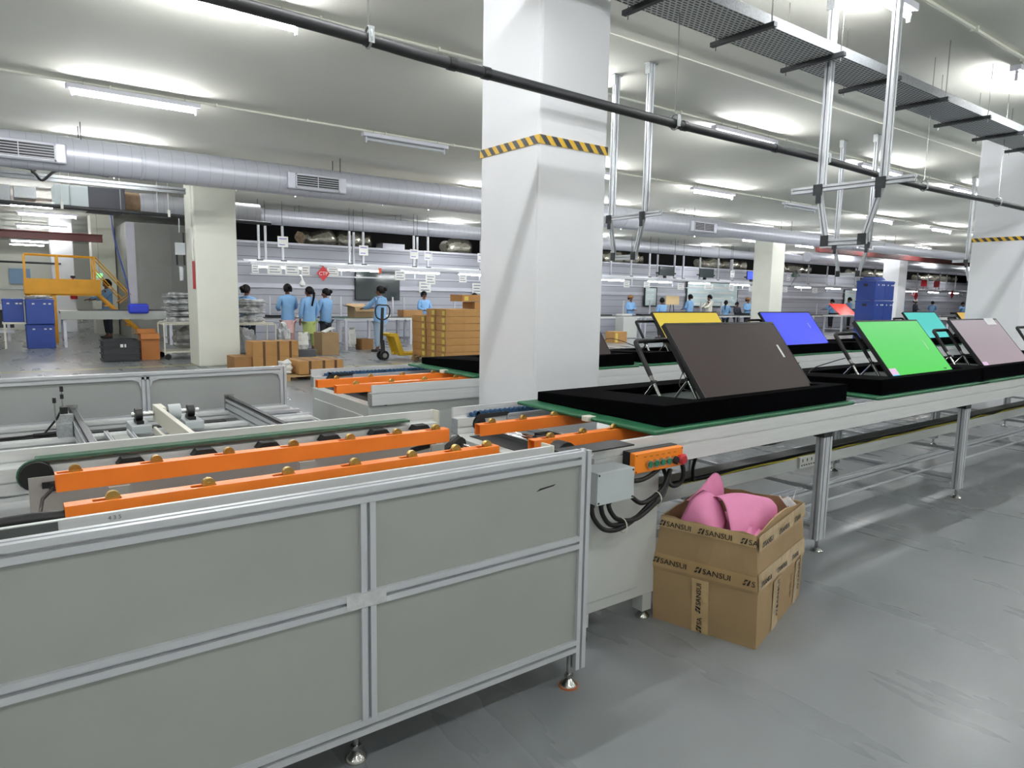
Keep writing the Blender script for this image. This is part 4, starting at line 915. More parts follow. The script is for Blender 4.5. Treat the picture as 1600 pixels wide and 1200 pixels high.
# ================================================================ BOXES AND CRATES HELPERS
def carton(x0, x1, y0, y1, z0, z1, label, group=None, m=CARD, tape=None, open_=False, name='cardboard_box'):
    t = thing(name, label, 'box', ((x0+x1)/2, (y0+y1)/2, z0), group)
    if open_:
        e = .008
        MB().box(x0, x0+e, y0, y1, z0, z1).box(x1-e, x1, y0, y1, z0, z1).box(x0+e, x1-e, y0, y0+e, z0, z1).box(x0+e, x1-e, y1-e, y1, z0, z1).box(x0+e, x1-e, y0+e, y1-e, z0, z0+e).build('box_body', m, t)
        MB().hexa([(x0, y0, z1), (x0+e, y0, z1), (x0+e, y1, z1), (x0, y1, z1)], [(x0-.13, y0, z1+.03), (x0-.13, y0, z1+.04), (x0-.13, y1, z1+.04), (x0-.13, y1, z1+.03)]).build('flap', m, t)
        MB().hexa([(x0, y0, z1), (x1, y0, z1), (x1, y0+e, z1), (x0, y0+e, z1)], [(x0, y0-.07, z1-.10), (x1, y0-.07, z1-.10), (x1, y0-.06, z1-.095), (x0, y0-.06, z1-.095)]).build('flap', m, t)
        MB().hexa([(x0, y1-e, z1), (x1, y1-e, z1), (x1, y1, z1), (x0, y1, z1)], [(x0, y1+.1, z1+.08), (x1, y1+.1, z1+.08), (x1, y1+.11, z1+.075), (x0, y1+.11, z1+.075)]).build('flap', m, t)
    else: MB().box(x0, x1, y0, y1, z0, z1).build('box_body', m, t, bevel=.004)
    if tape == 'side':   # yellow label tape on the near-left edge
        MB().box(x0-.002, x0, y0+.04, y0+.14, z0+.02, z1-.03).build('yellow_tape', TAPEY, t)
    if tape == 'front':
        MB().box(x0+.05, x0+.15, y0-.002, y0, z0+.02, z1-.03).build('yellow_tape', TAPEY, t)
    if tape == 'brown':
        for a in (.24, .55, .82):
            xx = x0+(x1-x0)*a; MB().box(xx-.022, xx+.022, y0-.002, y0, z0, z1).box(xx-.022, xx+.022, y0-.002, y1, z1, z1+.002).build('brown_tape', TAPEB, t)
    return t
# pallet of flat cartons beside the big column
pal = thing('wooden_pallet', 'wooden pallet under the big stack of cartons', 'pallet', (7.6, 12.3, 0))
for i in range(7): MB().box(6.98, 8.72, 11.62+i*.21, 11.62+i*.21+.12, .10, .12).build('deck_board', WOOD, pal)
for x in (7.0, 7.8, 8.6): MB().box(x, x+.1, 11.62, 13.02, .08, .10).build('stringer_board', WOOD, pal)
for x in (6.98, 7.4, 7.85, 8.55):
    for y in (11.62, 12.25, 12.9): MB().box(x, x+.13, y, y+.12, 0, .08).build('block', WOOD, pal)
lv = ['bottom', 'second', 'third', 'fourth', 'fifth', 'sixth', 'seventh', 'eighth']
cols_ = [(6.98, 7.90, 11.60, 11.98, 7, 'front middle'), (7.92, 8.80, 11.60, 11.98, 6, 'front right'), (6.98, 7.90, 12.02, 12.38, 7, 'second from front'), (6.98, 7.90, 12.42, 12.98, 6, 'rear left'), (7.92, 8.80, 12.02, 12.5, 8, 'tall rear')]
for (x0, x1, y0, y1, n, nm) in cols_:
    for k in range(n):
        j = random.uniform(-.012, .012)
        carton(x0+j, x1+j, y0, y1, .12+k*.142, .12+(k+1)*.142-.004, 'long flat brown carton, '+lv[k]+' of the '+nm+' column on the pallet', 'flat cartons stacked on the pallet', CARD, 'side' if x0 < 7.5 else None)
carton(7.62, 8.68, 12.02, 12.5, 1.262, 1.40, 'brown carton lying crosswise on the very top of the pallet stack', 'flat cartons stacked on the pallet', CARD, 'front')
# cartons left of the pallet jack
carton(3.56, 4.38, 12.55, 13.0, .23, .50, 'long brown carton with brown tape, upper one beside the cream column', 'brown taped cartons on the floor', CARD, 'brown')
carton(3.56, 4.38, 12.55, 13.0, 0, .228, 'long brown carton with brown tape, lower one beside the cream column', 'brown taped cartons on the floor', CARD, 'brown')
carton(3.76, 4.50, 10.75, 11.45, .09, .30, 'wide low brown taped carton on the small pallet in front', 'brown taped cartons on the floor', CARD, 'brown')
carton(3.25, 3.55, 12.6, 13.1, 0, .24, 'brown carton partly hidden behind the cream column', 'brown taped cartons on the floor', CARD3)
pl2 = thing('wooden_pallet', 'small wooden pallet under the low brown carton', 'pallet', (4, 11, 0))
for i in range(4): MB().box(3.5, 4.45, 10.7+i*.2, 10.82+i*.2, .06, .08).build('deck_board', WOOD, pl2)
for x in (3.5, 3.95, 4.35): MB().box(x, x+.1, 10.7, 11.42, 0, .06).build('block', WOOD, pl2)
carton(5.72, 6.12, 14.85, 15.35, 0, .50, 'tall brown carton behind the standing women, white labels on it', None, CARD2)
tag(MB().obox((5.9, 14.95, .56), (.24, .03, .10), (0, .2, 0), (-.05, 0, .02)).build('foam_piece', PAPER, bevel=.01), 'white foam piece sticking out above the tall brown carton', 'foam')
def bag(label, c, s, seed, m=BAGGY, name='plastic_bag', cat='bag', grp=None):
    random.seed(seed); bm = bmesh.new(); bmesh.ops.create_icosphere(bm, subdivisions=3, radius=1)
    for v in bm.verts:
        f_ = 1+.16*math.sin(7*v.co.x+seed)+.12*math.cos(9*v.co.z*1.3+seed)+random.uniform(-.05, .05); p = v.co
        v.co = V((math.copysign(abs(p.x)**.6, p.x)*s[0]*f_, math.copysign(abs(p.y)**.6, p.y)*s[1]*f_, math.copysign(abs(p.z)**.7, p.z)*s[2]*(1 if p.z < 0 else f_)))
    me = bpy.data.meshes.new(name); bm.to_mesh(me); bm.free(); me.materials.append(m)
    o = bpy.data.objects.new(name, me); COL.objects.link(o); o.location = c; return tag(o, label, cat, grp)
bag('white crumpled bag standing on the low cartons', (4.66, 13.08, .46), (.09, .09, .17), 4, PAPER)
bag('white plastic bag on the small wooden pallet', (3.62, 11.0, .19), (.09, .12, .12), 6, PAPER)
bag('silvery plastic wrapped item leaning beside the woman in pink', (5.1, 15.6, .33), (.13, .15, .33), 8)
bag('grey bag on the floor behind the cream column', (3.86, 14.1, .33), (.16, .2, .32), 9, mat('grey_bag', (150, 152, 156), .6, 0, .1, 9, .5))
carton(4.5, 4.85, 12.9, 13.3, .0, .3, 'dark grey box between the brown cartons', None, mat('dark_box', (84, 86, 90), .7))
for i, (x, zz) in enumerate(((4.95, .82), (4.98, 1.0), (4.93, 1.16))): bag('plastic wrapped cushion, '+['lowest', 'middle', 'top'][i]+' of the pile on the trolley right of the cream column', (4.14+.03*i, 14.9, zz-.01), (.26, .25, .082), 20+i, name='wrapped_bundle', cat='bundle', grp='wrapped bundles on the trolleys')
# hoop trolley (right of cream column)
def trolley(x0, x1, y0, y1, label):
    t = thing('trolley', label, 'trolley', ((x0+x1)/2, (y0+y1)/2, 0), 'white tube trolleys')
    for y in (y0, y1): MB().tube([(x0, y, .1), (x0, y, .72), (x0+.03, y, .74), (x1-.05, y, .74), (x1, y, .70), (x1, y, .1)], .014, 8).build('side_frame', WHITEP, t, smooth=40)
    MB().box(x0, x1, y0, y1, .70, .72).build('top_shelf', WHITEP, t); MB().box(x0, x1, y0, y1, .14, .17).build('bottom_shelf', WHITEP, t)
    for x in (x0+.05, x1-.05):
        for y in (y0, y1): MB().cyl((x, y-.015, .06), (x, y+.015, .06), .06, 14).build('caster', RUBBER, t, smooth=40)
    return t
trolley(3.85, 4.62, 14.6, 15.2, 'white tube trolley right of the cream column')
trolley(2.58, 3.35, 15.1, 15.75, 'white tube trolley with plastic wrapped bundles left of the cream column')
for i in range(5): bag('crinkled plastic wrapped bundle, '+NUM[i]+' from the bottom of the pile left of the cream column', (2.93+.02*(i % 2), 15.42, .79+.122*i), (.26, .24, .062), 30+i, name='wrapped_bundle', cat='bundle', grp='wrapped bundles on the trolleys')
bag('grey plastic wrapped roll on the lower shelf of the left trolley', (2.98, 15.42, .41), (.17, .2, .21), 44, mat('wrapped_grey', (120, 120, 118), .35, 0, .4, 8, .7))
# black crate, open carton
cr = thing('plastic_crate', 'black plastic stacking crate on the floor at the left', 'crate', (1.8, 15.3, 0))
m_ = MB(); e = .02
for (a, b, c, d) in ((1.52, 2.12, 15.1, 15.12), (1.52, 2.12, 15.58, 15.6), (1.52, 1.54, 15.12, 15.58), (2.1, 2.12, 15.12, 15.58)): m_.box(a, b, c, d, 0, .42)
m_.box(1.54, 2.1, 15.12, 15.58, 0, .02); m_.build('crate_body', mat('crate_black', (34, 38, 42), .5), cr)
m_ = MB()
for z in (.02, .14, .26, .40): m_.box(1.50, 2.14, 15.08, 15.62, z, z+.022)
m_ = MB()
for z in (.02, .14, .26, .39):
    m_.box(1.50, 2.14, 15.08, 15.1, z, z+.022).box(1.50, 1.52, 15.1, 15.62, z, z+.022).box(2.12, 2.14, 15.1, 15.62, z, z+.022)
m_.build('rib', MATS['crate_black'], cr); MB().box(1.80, 1.85, 15.078, 15.08, .28, .34).box(1.87, 1.90, 15.078, 15.08, .28, .34).build('white_label', PAPER, cr)
carton(2.19, 2.52, 15.3, 15.65, 0, .52, 'open brown carton standing right of the black crate', None, mat('carton_orange', (186, 120, 66), .75, 0, .05, 6), None, True)
# blue crates left
def crate(x0, x1, y0, y1, z0, z1, label, grp):
    t = thing('blue_crate', label, 'crate', ((x0+x1)/2, (y0+y1)/2, z0), grp)
    MB().box(x0, x1, y0, y1, z0, z1).build('crate_body', CRATEB, t, bevel=.012)
    MB().box(x0-.008, x1+.008, y0-.008, y1+.008, z1-.05, z1-.015).build('rim', CRATEB, t, bevel=.004)
    m_ = MB(); 
    for xx in (x0+(x1-x0)*.22, x0+(x1-x0)*.62, x0+(x1-x0)*.8): m_.box(xx, xx+.05, y0-.011, y0-.009, z1-.12, z1-.09)
    m_.build('white_label', PAPER, t)
    m_ = MB().box(x0-.011, x0-.009, (y0+y1)/2-.05, (y0+y1)/2+.05, z1-.14, z1-.08); m_.build('hand_hole', BLACK, t)
    return t
g1 = 'blue crates beside the yellow platform'
crate(.43, .98, 19.2, 19.7, 0, .55, 'lower blue crate standing before the yellow platform', g1)
crate(.45, .99, 19.15, 19.7, .56, 1.13, 'upper right blue crate before the yellow platform', g1)
crate(.02, .42, 19.4, 19.9, .60, 1.13, 'upper left blue crate before the yellow platform', g1)
tag(MB().box(.0, .44, 19.4, 19.9, .555, .598).box(.02, .06, 19.42, 19.46, 0, .555).box(.02, .06, 19.84, 19.88, 0, .555).build('side_stand', WHITEP), 'white stand under the upper left blue crate', 'stand')
bag('clear plastic on top of the blue crates at the left', (.72, 19.4, 1.17), (.25, .15, .035), 51)
tag(MB().box(2.5, 2.95, 19.1, 19.3, .80, 1.04).build('blue_bin', mat('bin_blue', (40, 60, 190), .4), bevel=.05), 'bright blue bin on the grey table by the stairs', 'bin')
# blue crate stack right of centre
g2 = 'tall stack of blue crates on the right'
for k in range(4):
    crate(16.9, 17.38, 8.2, 8.66, .48*k, .48*(k+1)-.006, ['bottom', 'second', 'third', 'top'][k]+' blue crate of the left column in the tall stack at right', g2)
    crate(17.42, 17.9, 8.22, 8.66, .48*k, .48*(k+1)-.006, ['bottom', 'second', 'third', 'top'][k]+' blue crate of the right column in the tall stack at right', g2)
tag(MB().hexa([(16.95, 8.25, 1.93), (17.5, 8.25, 1.93), (17.5, 8.6, 1.93), (16.95, 8.6, 1.93)], [(17.02, 8.3, 2.0), (17.44, 8.3, 2.0), (17.44, 8.55, 2.0), (17.02, 8.55, 2.0)]).build('crate_lid', CRATEB), 'blue lid lying on the tall blue crate stack', 'lid')

# ================================================================ PALLET JACK
pj = thing('pallet_jack', 'yellow hand pallet jack with black handle pushed under the carton pallet', 'pallet jack', (6.5, 13.3, 0))
MB().prism([(0, .44), (.02, .5), (.2, .5), (.36, .06), (.36, .02), (.26, .02), (.12, .42)], (6.5, 13.10, .07), (1, 0, 0), (0, 0, 1), (0, .03, 0)).build('side_plate', JYEL, pj); MB().prism([(0, .44), (.02, .5), (.2, .5), (.36, .06), (.36, .02), (.26, .02), (.12, .42)], (6.5, 13.46, .07), (1, 0, 0), (0, 0, 1), (0, .03, 0)).build('side_plate', JYEL, pj)
MB().prism([(.0, .49), (.2, .49), (.355, .08), (.30, .08), (.17, .45), (0, .45)], (6.5, 13.13, .07), (1, 0, 0), (0, 0, 1), (0, .33, 0)).build('body', JYEL, pj)
for y in (13.08, 13.38): MB().box(6.75, 8.4, y, y+.14, .09, .15).build('fork', JYEL, pj, bevel=.01)
for y in (13.2, 13.34): MB().cyl((6.45, y, .1), (6.45, y+.05, .1), .1, 20).build('steer_wheel', RUBBER, pj, smooth=40)
for y in (13.198, 13.392): MB().cyl((6.45, y-.004, .1), (6.45, y+.002, .1), .05, 12).build('wheel_hub', GALV, pj, smooth=40)
MB().cyl((6.46, 13.3, .1), (6.44, 13.3, .42), .045, 12).build('pump', DARKM, pj, smooth=40)
MB().obox((6.435, 13.3, .73), (.05, 0, 0), (0, .06, 0), (.03, 0, .75)).build('handle_bar', BLACK, pj, bevel=.01)
MB().tube(smooth_path([(6.45, 13.3, .84), (6.32, 13.3, .90), (6.29, 13.3, 1.05), (6.34, 13.3, 1.15), (6.46, 13.3, 1.155), (6.58, 13.3, 1.14), (6.62, 13.3, 1.04), (6.58, 13.3, .9), (6.45, 13.3, .84)]), .016, 8).build('handle_loop', BLACK, pj, smooth=60)

# ================================================================ ASSEMBLY LINE: TABLES
def bench(x0, x1, y0, y1, z, label, grp='workbenches of the assembly line', m=PANEL, top=ALUY):
    t = thing('workbench', label, 'table', ((x0+x1)/2, (y0+y1)/2, 0), grp)
    MB().box(x0, x1, y0, y1, z-.07, z-.012).build('apron', ALUY, t); MB().box(x0-.01, x1+.01, y0-.01, y1+.01, z-.012, z).build('table_top', top, t)
    for x in (x0+.06, x1-.06):
        for y in (y0+.05, y1-.05): MB().box(x-.03, x+.03, y-.03, y+.03, 0, z-.07).build('leg', LAMPW, t)
        MB().box(x-.02, x+.02, y0+.08, y1-.08, .14, .18).build('leg_brace', LAMPW, t)
    return t
belt = MATS.get('belt_dark') or mat('belt_dark', (66, 68, 70), .6, 0, .15, 8)
xs = 4.7; i = 0
while xs < 56:
    L = 2.3 if xs < 20 else 4.4
    bench(xs, xs+L-.12, 17.0, 17.9, .76, 'grey assembly bench under the light truss, '+(NUM[i] if i < 20 else 'last')+' from the left', top=belt)
    xs += L; i += 1
gt = bench(1.12, 3.5, 19.2, 20.0, .86, 'grey conveyor table in front of the grey cabin and stairs', None)
MB().box(1.10, 3.52, 19.18, 19.2, .66, .862).build('apron_panel', PANEL, gt); MB().box(1.5, 3.4, 19.3, 19.9, .86, .885).build('belt_surface', mat('belt_dark2', (60, 60, 62), .6), gt)
tb = bench(6.65, 7.6, 15.8, 16.4, .80, 'table with green mat behind the pallet jack', None, top=GREEN)
carton(6.95, 7.45, 15.85, 16.3, .80, 1.05, 'open brown carton on the green mat table', None, CARD2, None, True)
carton(7.15, 7.45, 15.9, 16.3, .0, .26, 'brown carton on the floor under the green mat table', None, CARD3)
carton(8.9, 9.5, 17.05, 17.4, .76, .95, 'flat brown carton on the bench left of the pallet stack', None, CARD3)
bag('clear plastic rubbish bag under the green mat table', (6.9, 16.1, .30), (.14, .16, .25), 61, PAPER)
# bench-top goods
random.seed(11); gi = 0
for (x, w_, d_, h_, c) in [(5.3, .5, .3, .06, 'b'), (6.0, .4, .3, .04, 'w'), (7.6, .6, .35, .08, 'b'), (8.3, .3, .3, .05, 'w'), (9.7, .5, .3, .07, 'b'), (10.4, .5, .3, .05, 'w'), (16.4, .7, .35, .05, 'b'), (17.6, .5, .3, .07, 'w'), (18.6, .6, .3, .06, 'b'), (21, .7, .3, .07, 'b'), (22.2, .6, .3, .05, 'w'), (24.5, .6, .3, .09, 'b'), (27, .8, .4, .08, 'b'), (32, .8, .4, .08, 'b'), (34.5, 1.6, .5, .1, 'b'), (37, 1.0, .4, .08, 'w'), (40, .8, .4, .1, 'b'), (46, 1.2, .5, .1, 'b')]:
    t = thing('panel_tray', ('black' if c == 'b' else 'white')+' flat part tray on the assembly bench, '+NUM[gi]+' from the left', 'tray', (x, 17.3, .76), 'part trays on the assembly benches')
    MB().box(x, x+w_, 17.25, 17.25+d_, .762, .762+h_*.5).box(x, x+w_, 17.25, 17.27, .762+h_*.5, .762+h_).box(x, x+.02, 17.27, 17.25+d_, .762+h_*.5, .762+h_).build('tray_body', BLACK if c == 'b' else PAPER, t); gi += 1
# white cabinet with drawers at centre right
wc = thing('white_cabinet', 'pale cabinet under the bench right of the big column', 'cabinet', (17.3, 16.8, 0))
MB().box(17.0, 17.68, 16.6, 16.98, .02, .74).build('body', CAB, wc, bevel=.005); MB().box(17.0, 17.66, 16.592, 16.6, .06, .70).build('door', CAB, wc, bevel=.003)
carton(15.2, 15.75, 15.2, 15.6, 0, .34, 'brown carton on the floor right of the big column', None, CARD, 'front')
carton(24.2, 25.4, 16.3, 16.7, .35, .62, 'brown carton by the bench left of the white column', None, CARD3)
carton(16.6, 16.75, 10.2, 10.35, 0, .0+.12, 'small brown box on the floor seen under the green screen stand', None, CARD)
fx = thing('fire_extinguisher', 'red fire extinguisher under the bench right of the big column', 'fire extinguisher', (21.3, 16.7, 0))
MB().lathe([(.07, 0), (.075, .02), (.075, .4), (.03, .46), (.02, .5)], (21.3, 16.7, .0), (0, 0, 1), 14).build('cylinder', RED, fx, smooth=40); MB().box(21.26, 21.36, 16.68, 16.72, .5, .54).build('handle', BLACK, fx)
fx = thing('fire_extinguisher', 'red fire extinguisher on the lilac pillar in the far left room', 'fire extinguisher', (1.8, 25.9, 1.1))
MB().lathe([(.09, 0), (.1, .03), (.1, .5), (.04, .58), (.03, .66)], (1.88, 25.85, 1.05), (0, 0, 1), 14).build('cylinder', RED, fx, smooth=40); MB().box(1.82, 1.94, 25.8, 25.9, 1.71, 1.78).build('handle', BLACK, fx)
# low shelf/machine at far left edge
lm = thing('roller_bench', 'grey roller bench at the far left edge', 'machine', (-.6, 22, 0))
MB().box(-3, .25, 21.9, 22.6, .84, .95).build('top_rail', LAMPW, lm); MB().box(-3, .25, 22, 22.5, .35, .80).build('machinery', DARKM, lm); MB().box(-3, .25, 21.9, 22.0, .22, .30).build('lower_rail', LAMPW, lm)
for x in (-2, .1): MB().box(x, x+.06, 21.95, 22.0, 0, .84).build('leg', LAMPW, lm)
tag(MB().box(.28, .85, 27.93, 27.95, 1.5, 2.0).build('notice_board', mat('blue_notice', (140, 170, 200), .6)), 'pale blue notice sheet on the far left wall', 'notice')
exs = thing('exit_sign', 'small green exit light behind the yellow handrail', 'sign', (2.2, 24, 1.7)); MB().box(2.35, 2.5, 23.98, 24.02, 1.72, 1.84).build('lit_panel', mat('green_glow', (120, 230, 150), .4, emit=1.6), exs); MB().cyl((2.42, 24, 1.84), (2.42, 24, 3.6), .008, 6).build('hanging_rod', GALV, exs)

# ================================================================ ASSEMBLY LINE: LIGHT TRUSS
ts = thing('light_truss', 'long white overhead truss above the assembly benches', 'truss', (30, 17.2, 2))
MB().ext((4.75, 17.3, 2.13), (62, 17.3, 2.13), .05, .07).build('top_beam', ALU, ts)
MB().ext((4.75, 16.75, 2.06), (62, 16.75, 2.06), .04, .05).build('front_beam', ALU, ts)
MB().ext((4.75, 16.75, 1.80), (62, 16.75, 1.80), .035, .035).build('lower_beam', ALU, ts)
for k in range(28):
    x = 4.9+k*2.1; MB().box(x-.02, x+.02, 16.75, 17.3, 2.05, 2.09).build('cross_arm', ALU, ts)
    if k % 1 == 0: MB().box(x-.015, x+.015, 16.74, 16.76, 1.80, 2.06).build('drop_bar', ALU, ts)
k = 0; x = 4.7
tl = thing('strip_light', 'x', 'strip light', (0, 0, 0)); MB().box(-.62, .62, -.03, .03, .0, .05).build('housing', LAMPW, tl); MB().cyl((-.6, 0, -.012), (.6, 0, -.012), .022, 8).build('tube', GLOWS, tl, smooth=40)
first = True
for (x) in [5.55, 7.45, 9.25, 11.1, 13.0, 14.9, 16.5, 18.9, 21.1, 23.6, 25.9, 28.1, 30.6, 33.0, 35.8, 38.4, 41, 43.6, 46.4, 49.2, 52.0, 55]:
    if first: o = tl; o.location = (x, 16.75, 1.985); first = False
    else: o = dup(tl, (x, 16.75, 1.985))
    o['label'] = 'bright strip light under the assembly line truss, '+(NUM[k] if k < 20 else 'last')+' from the left'; o['group'] = 'strip lights of the assembly line truss'; k += 1
# suspension posts in groups
hp = thing('truss_post', 'x', 'post', (0, 0, 0)); MB().ext((0, 0, 2.17), (0, 0, 3.0), .05, .05, (0, 1, 0)).build('upright', ALU, hp); MB().box(-.06, .09, -.03, .03, 2.14, 2.165).build('foot_plate', DARKM, hp); MB().cyl((0, 0, 3.0), (0, 0, 3.6), .006, 6).build('hanger_rod', DARKM, hp)
px = [5.12, 5.36, 5.7, 7.45, 7.68, 7.84, 9.35, 9.6, 9.8, 11.6, 11.95, 12.2, 13.9, 14.2, 14.5, 16.4, 17.25, 18.0, 18.95, 19.65, 20.3, 20.8, 22.1, 22.9, 23.8, 24.05, 25.6, 26.6, 27.8, 29.4, 31.0]
x = 32.2
while x < 58: px.append(x); x += random.choice((.9, 1.4, 1.9))
first = True
for i, x in enumerate(px):
    if first: o = hp; o.location = (x, 17.3, 0); first = False
    else: o = dup(hp, (x, 17.3+(.25 if i % 3 == 1 else 0), 0))
    o['label'] = 'aluminium post holding up the light truss, '+('number '+str(i+1) if i > 19 else NUM[i])+' from the left'; o['group'] = 'posts of the light truss'
# short table posts
sp0 = None
for i, x in enumerate([5.5, 5.85, 7.1, 7.4, 8.95, 9.3, 11.0, 11.35, 18.2, 19.6, 22.6, 23.9, 31.2, 33.2]):
    if sp0 is None: sp0 = thing('bench_post', 'x', 'post', (0, 0, 0)); MB().ext((0, 0, .76), (0, 0, 1.30), .04, .04, (0, 1, 0)).build('upright', ALU, sp0); o = sp0; o.location = (x, 17.8, 0)
    else: o = dup(sp0, (x, 17.8, 0))
    o['label'] = 'short aluminium post on the back of an assembly bench, '+NUM[i]+' from the left'; o['group'] = 'short posts on the benches'
# signs and papers
cd = thing('department_sign', 'red diamond sign reading CTP hanging over the assembly line', 'sign', (6.4, 16.5, 1.9))
MB().prism([(0, -.19), (.165, 0), (0, .19), (-.165, 0)], (6.42, 16.5, 1.86), (1, 0, 0), (0, 0, 1), (0, .012, 0)).build('sign_board', RED, cd)
text_obj('lettering', 'CTP', .125, PAPER, (6.42, 16.497, 1.815), (1, 0, 0), (0, 0, 1), cd, align='CENTER')
MB().cyl((6.42, 16.506, 2.04), (6.42, 16.74, 2.06), .006, 6).build('hook', DARKM, cd)
def paper(x, z, w_, h_, label, y=16.70, m=PAPER, lines=3, tilt=0, name='paper_sheet', ink=None):
    t = thing(name, label, 'paper', (x, y, z), 'papers hanging on the assembly line')
    s_ = MB().box(x-w_/2, x+w_/2, y, y+.004, z-h_/2, z+h_/2).build('sheet', m, t)
    m_ = MB()
    for i in range(lines):
        zz = z+h_*(.28-.56*i/max(1, lines-1)); m_.box(x-w_*.36, x+w_*(.36 if i % 2 == 0 else .2), y-.0015, y-.0003, zz-h_*.04, zz+h_*.04)
    if lines: m_.build('print', ink or mat('faint_ink', (110, 116, 140), .6), s_)
    return t
VI = mat('violet_ink', (110, 100, 190), .6)
k = 0
for (x, z, w_, h_) in [(4.85, 1.92, .16, .2), (5.3, 1.92, .34, .22), (5.72, 1.93, .34, .24), (6.05, 1.92, .2, .22), (6.75, 1.92, .3, .2), (8.62, 1.88, .3, .24), (9.55, 1.80, .3, .26), (10.6, 1.86, .25, .22), (17.2, 1.86, .28, .22), (18.2, 1.86, .3, .2), (20.0, 1.84, .35, .22), (21.6, 1.86, .5, .2), (23.0, 1.86, .3, .22), (24.3, 1.84, .3, .2), (26.6, 1.86, .5, .22), (29, 1.86, .4, .22), (33, 1.85, .4, .2), (35.5, 1.85, .5, .22), (44, 1.85, .5, .22), (46.5, 1.85, .5, .22)]:
    paper(x, z, w_, h_, 'white instruction sheet clipped under the light truss, '+NUM[k]+' from the left'); k += 1
k = 0
for (x, z) in [(5.70, 2.62), (7.84, 2.52), (9.35, 2.5), (9.8, 2.48), (11.6, 2.5), (16.4, 2.42), (23.8, 2.42), (27.8, 2.38)]:
    paper(x, z, .26, .26, 'small sign with violet lettering on the truss posts, '+NUM[k]+' from the left', 17.268, PAPER, 2, name='post_sign', ink=VI); k += 1
for x, z, lb in ((10.9, 1.62, 'left white notice on the partition beside the black wall screen'), (12.9, 1.62, 'right white notice on the partition with rows of small print')):
    paper(x, z, .42, .34, lb, 19.41, PAPER, 3)
for i, (x, z) in enumerate([(40.6, 2.45), (42.2, 2.43)]): tag(MB().box(x, x+.7, 17.25, 17.27, z-.15, z+.2).box(x+.33, x+.37, 17.27, 17.28, 2.1, z).build('red_sign', RED), ('left' if i == 0 else 'right')+' red sign hanging at the far right of the truss', 'sign')
for i, (x, z, y) in enumerate([(38.6, 1.75, 16.6), (45.5, 1.72, 16.6), (43.3, 1.9, 16.7), (34.2, 1.55, 16.7)]):
    tag(MB().prism([(0, -.26), (.24, 0), (0, .26), (-.24, 0)], (x, y, z), (1, 0, 0), (0, 0, 1), (0, .012, 0)).cyl((x, y+.006, z+.25), (x, 16.75, max(1.8, min(2.06, z+.35))), .006, 6).build('diamond_sign', RED), 'distant red diamond sign over the assembly line, '+['left', 'rightmost', 'right centre', 'leftmost'][i]+' of the four', 'sign', 'distant red diamond signs')
tag(MB().lathe([(.03, 0), (.07, .04), (.07, .1), (.04, .14), (.01, .2)], (5.93, 16.6, 1.52), (0, 0, 1), 12).cyl((5.93, 16.6, 1.7), (5.93, 16.7, 1.8), .02, 8).cyl((5.93, 16.7, 1.8), (5.93, 16.75, 1.8), .02, 8).build('hand_tool', PAPER, smooth=40), 'white hanging tool above the women at the line', 'tool')
tag(MB().box(8.0, 8.08, 16.7, 16.72, 1.92, 2.05).build('orange_tag', mat('orange_tag', (200, 90, 60), .5)), 'small orange tag hanging on the truss', 'tag')
# wall screen
wt = thing('wall_screen', 'large black flat screen mounted on the partition behind the line', 'television', (9.2, 19.4, 1.6))
MB().box(8.52, 9.98, 19.36, 19.415, 1.19, 2.06).build('housing', BLACK, wt, bevel=.004); MB().box(8.545, 9.955, 19.355, 19.36, 1.215, 2.035).build('screen', mat('dead_screen', (60, 68, 70), .12, spec=.8), wt)
# whiteboards
def wboard(x0, x1, z0, z1, lb, y=19.38):
    t = thing('whiteboard', lb, 'board', ((x0+x1)/2, y, z0), 'whiteboards on the partition')
    MB().box(x0, x1, y, y+.03, z0, z1).build('frame', DARKM, t); s_ = MB().box(x0+.06, x1-.06, y-.004, y, z0+.05, z1-.05).build('board', mat('board_pale', (196, 214, 216), .35), t)
    m_ = MB()
    for i in range(4):
        for j in range(2): m_.box(x0+.15+(x1-x0-.3)*j*.52, x0+.15+(x1-x0-.3)*(j*.52+.4), y-.006, y-.0045, z0+.12+(z1-z0)*.22*i, z0+.12+(z1-z0)*.22*i+.05)
    m_.build('papers', PAPER, s_)
wboard(21.0, 21.75, 1.05, 1.85, 'narrow whiteboard on the partition behind the yellow screen')
wboard(23.6, 27.2, 1.05, 2.15, 'wide whiteboard on the partition behind the man in white')
wboard(36.6, 41.6, .95, 2.05, 'whiteboard on the partition right of the white column'); wboard(56.5, 60, .95, 1.95, 'small distant whiteboard at the far right')
tag(MB().box(21.3, 22.1, 18.5, 18.53, 1.15, 1.5).build('easel_board', mat('tan_board', (226, 200, 150), .6)), 'tan board on a stand right of the narrow whiteboard', 'board')
tag(MB().cyl((21.5, 18.55, 0), (21.65, 18.55, 1.2), .015, 6).cyl((22.0, 18.55, 0), (21.8, 18.55, 1.2), .015, 6).build('easel_stand', BLACK), 'black stand legs under the tan board', 'stand')
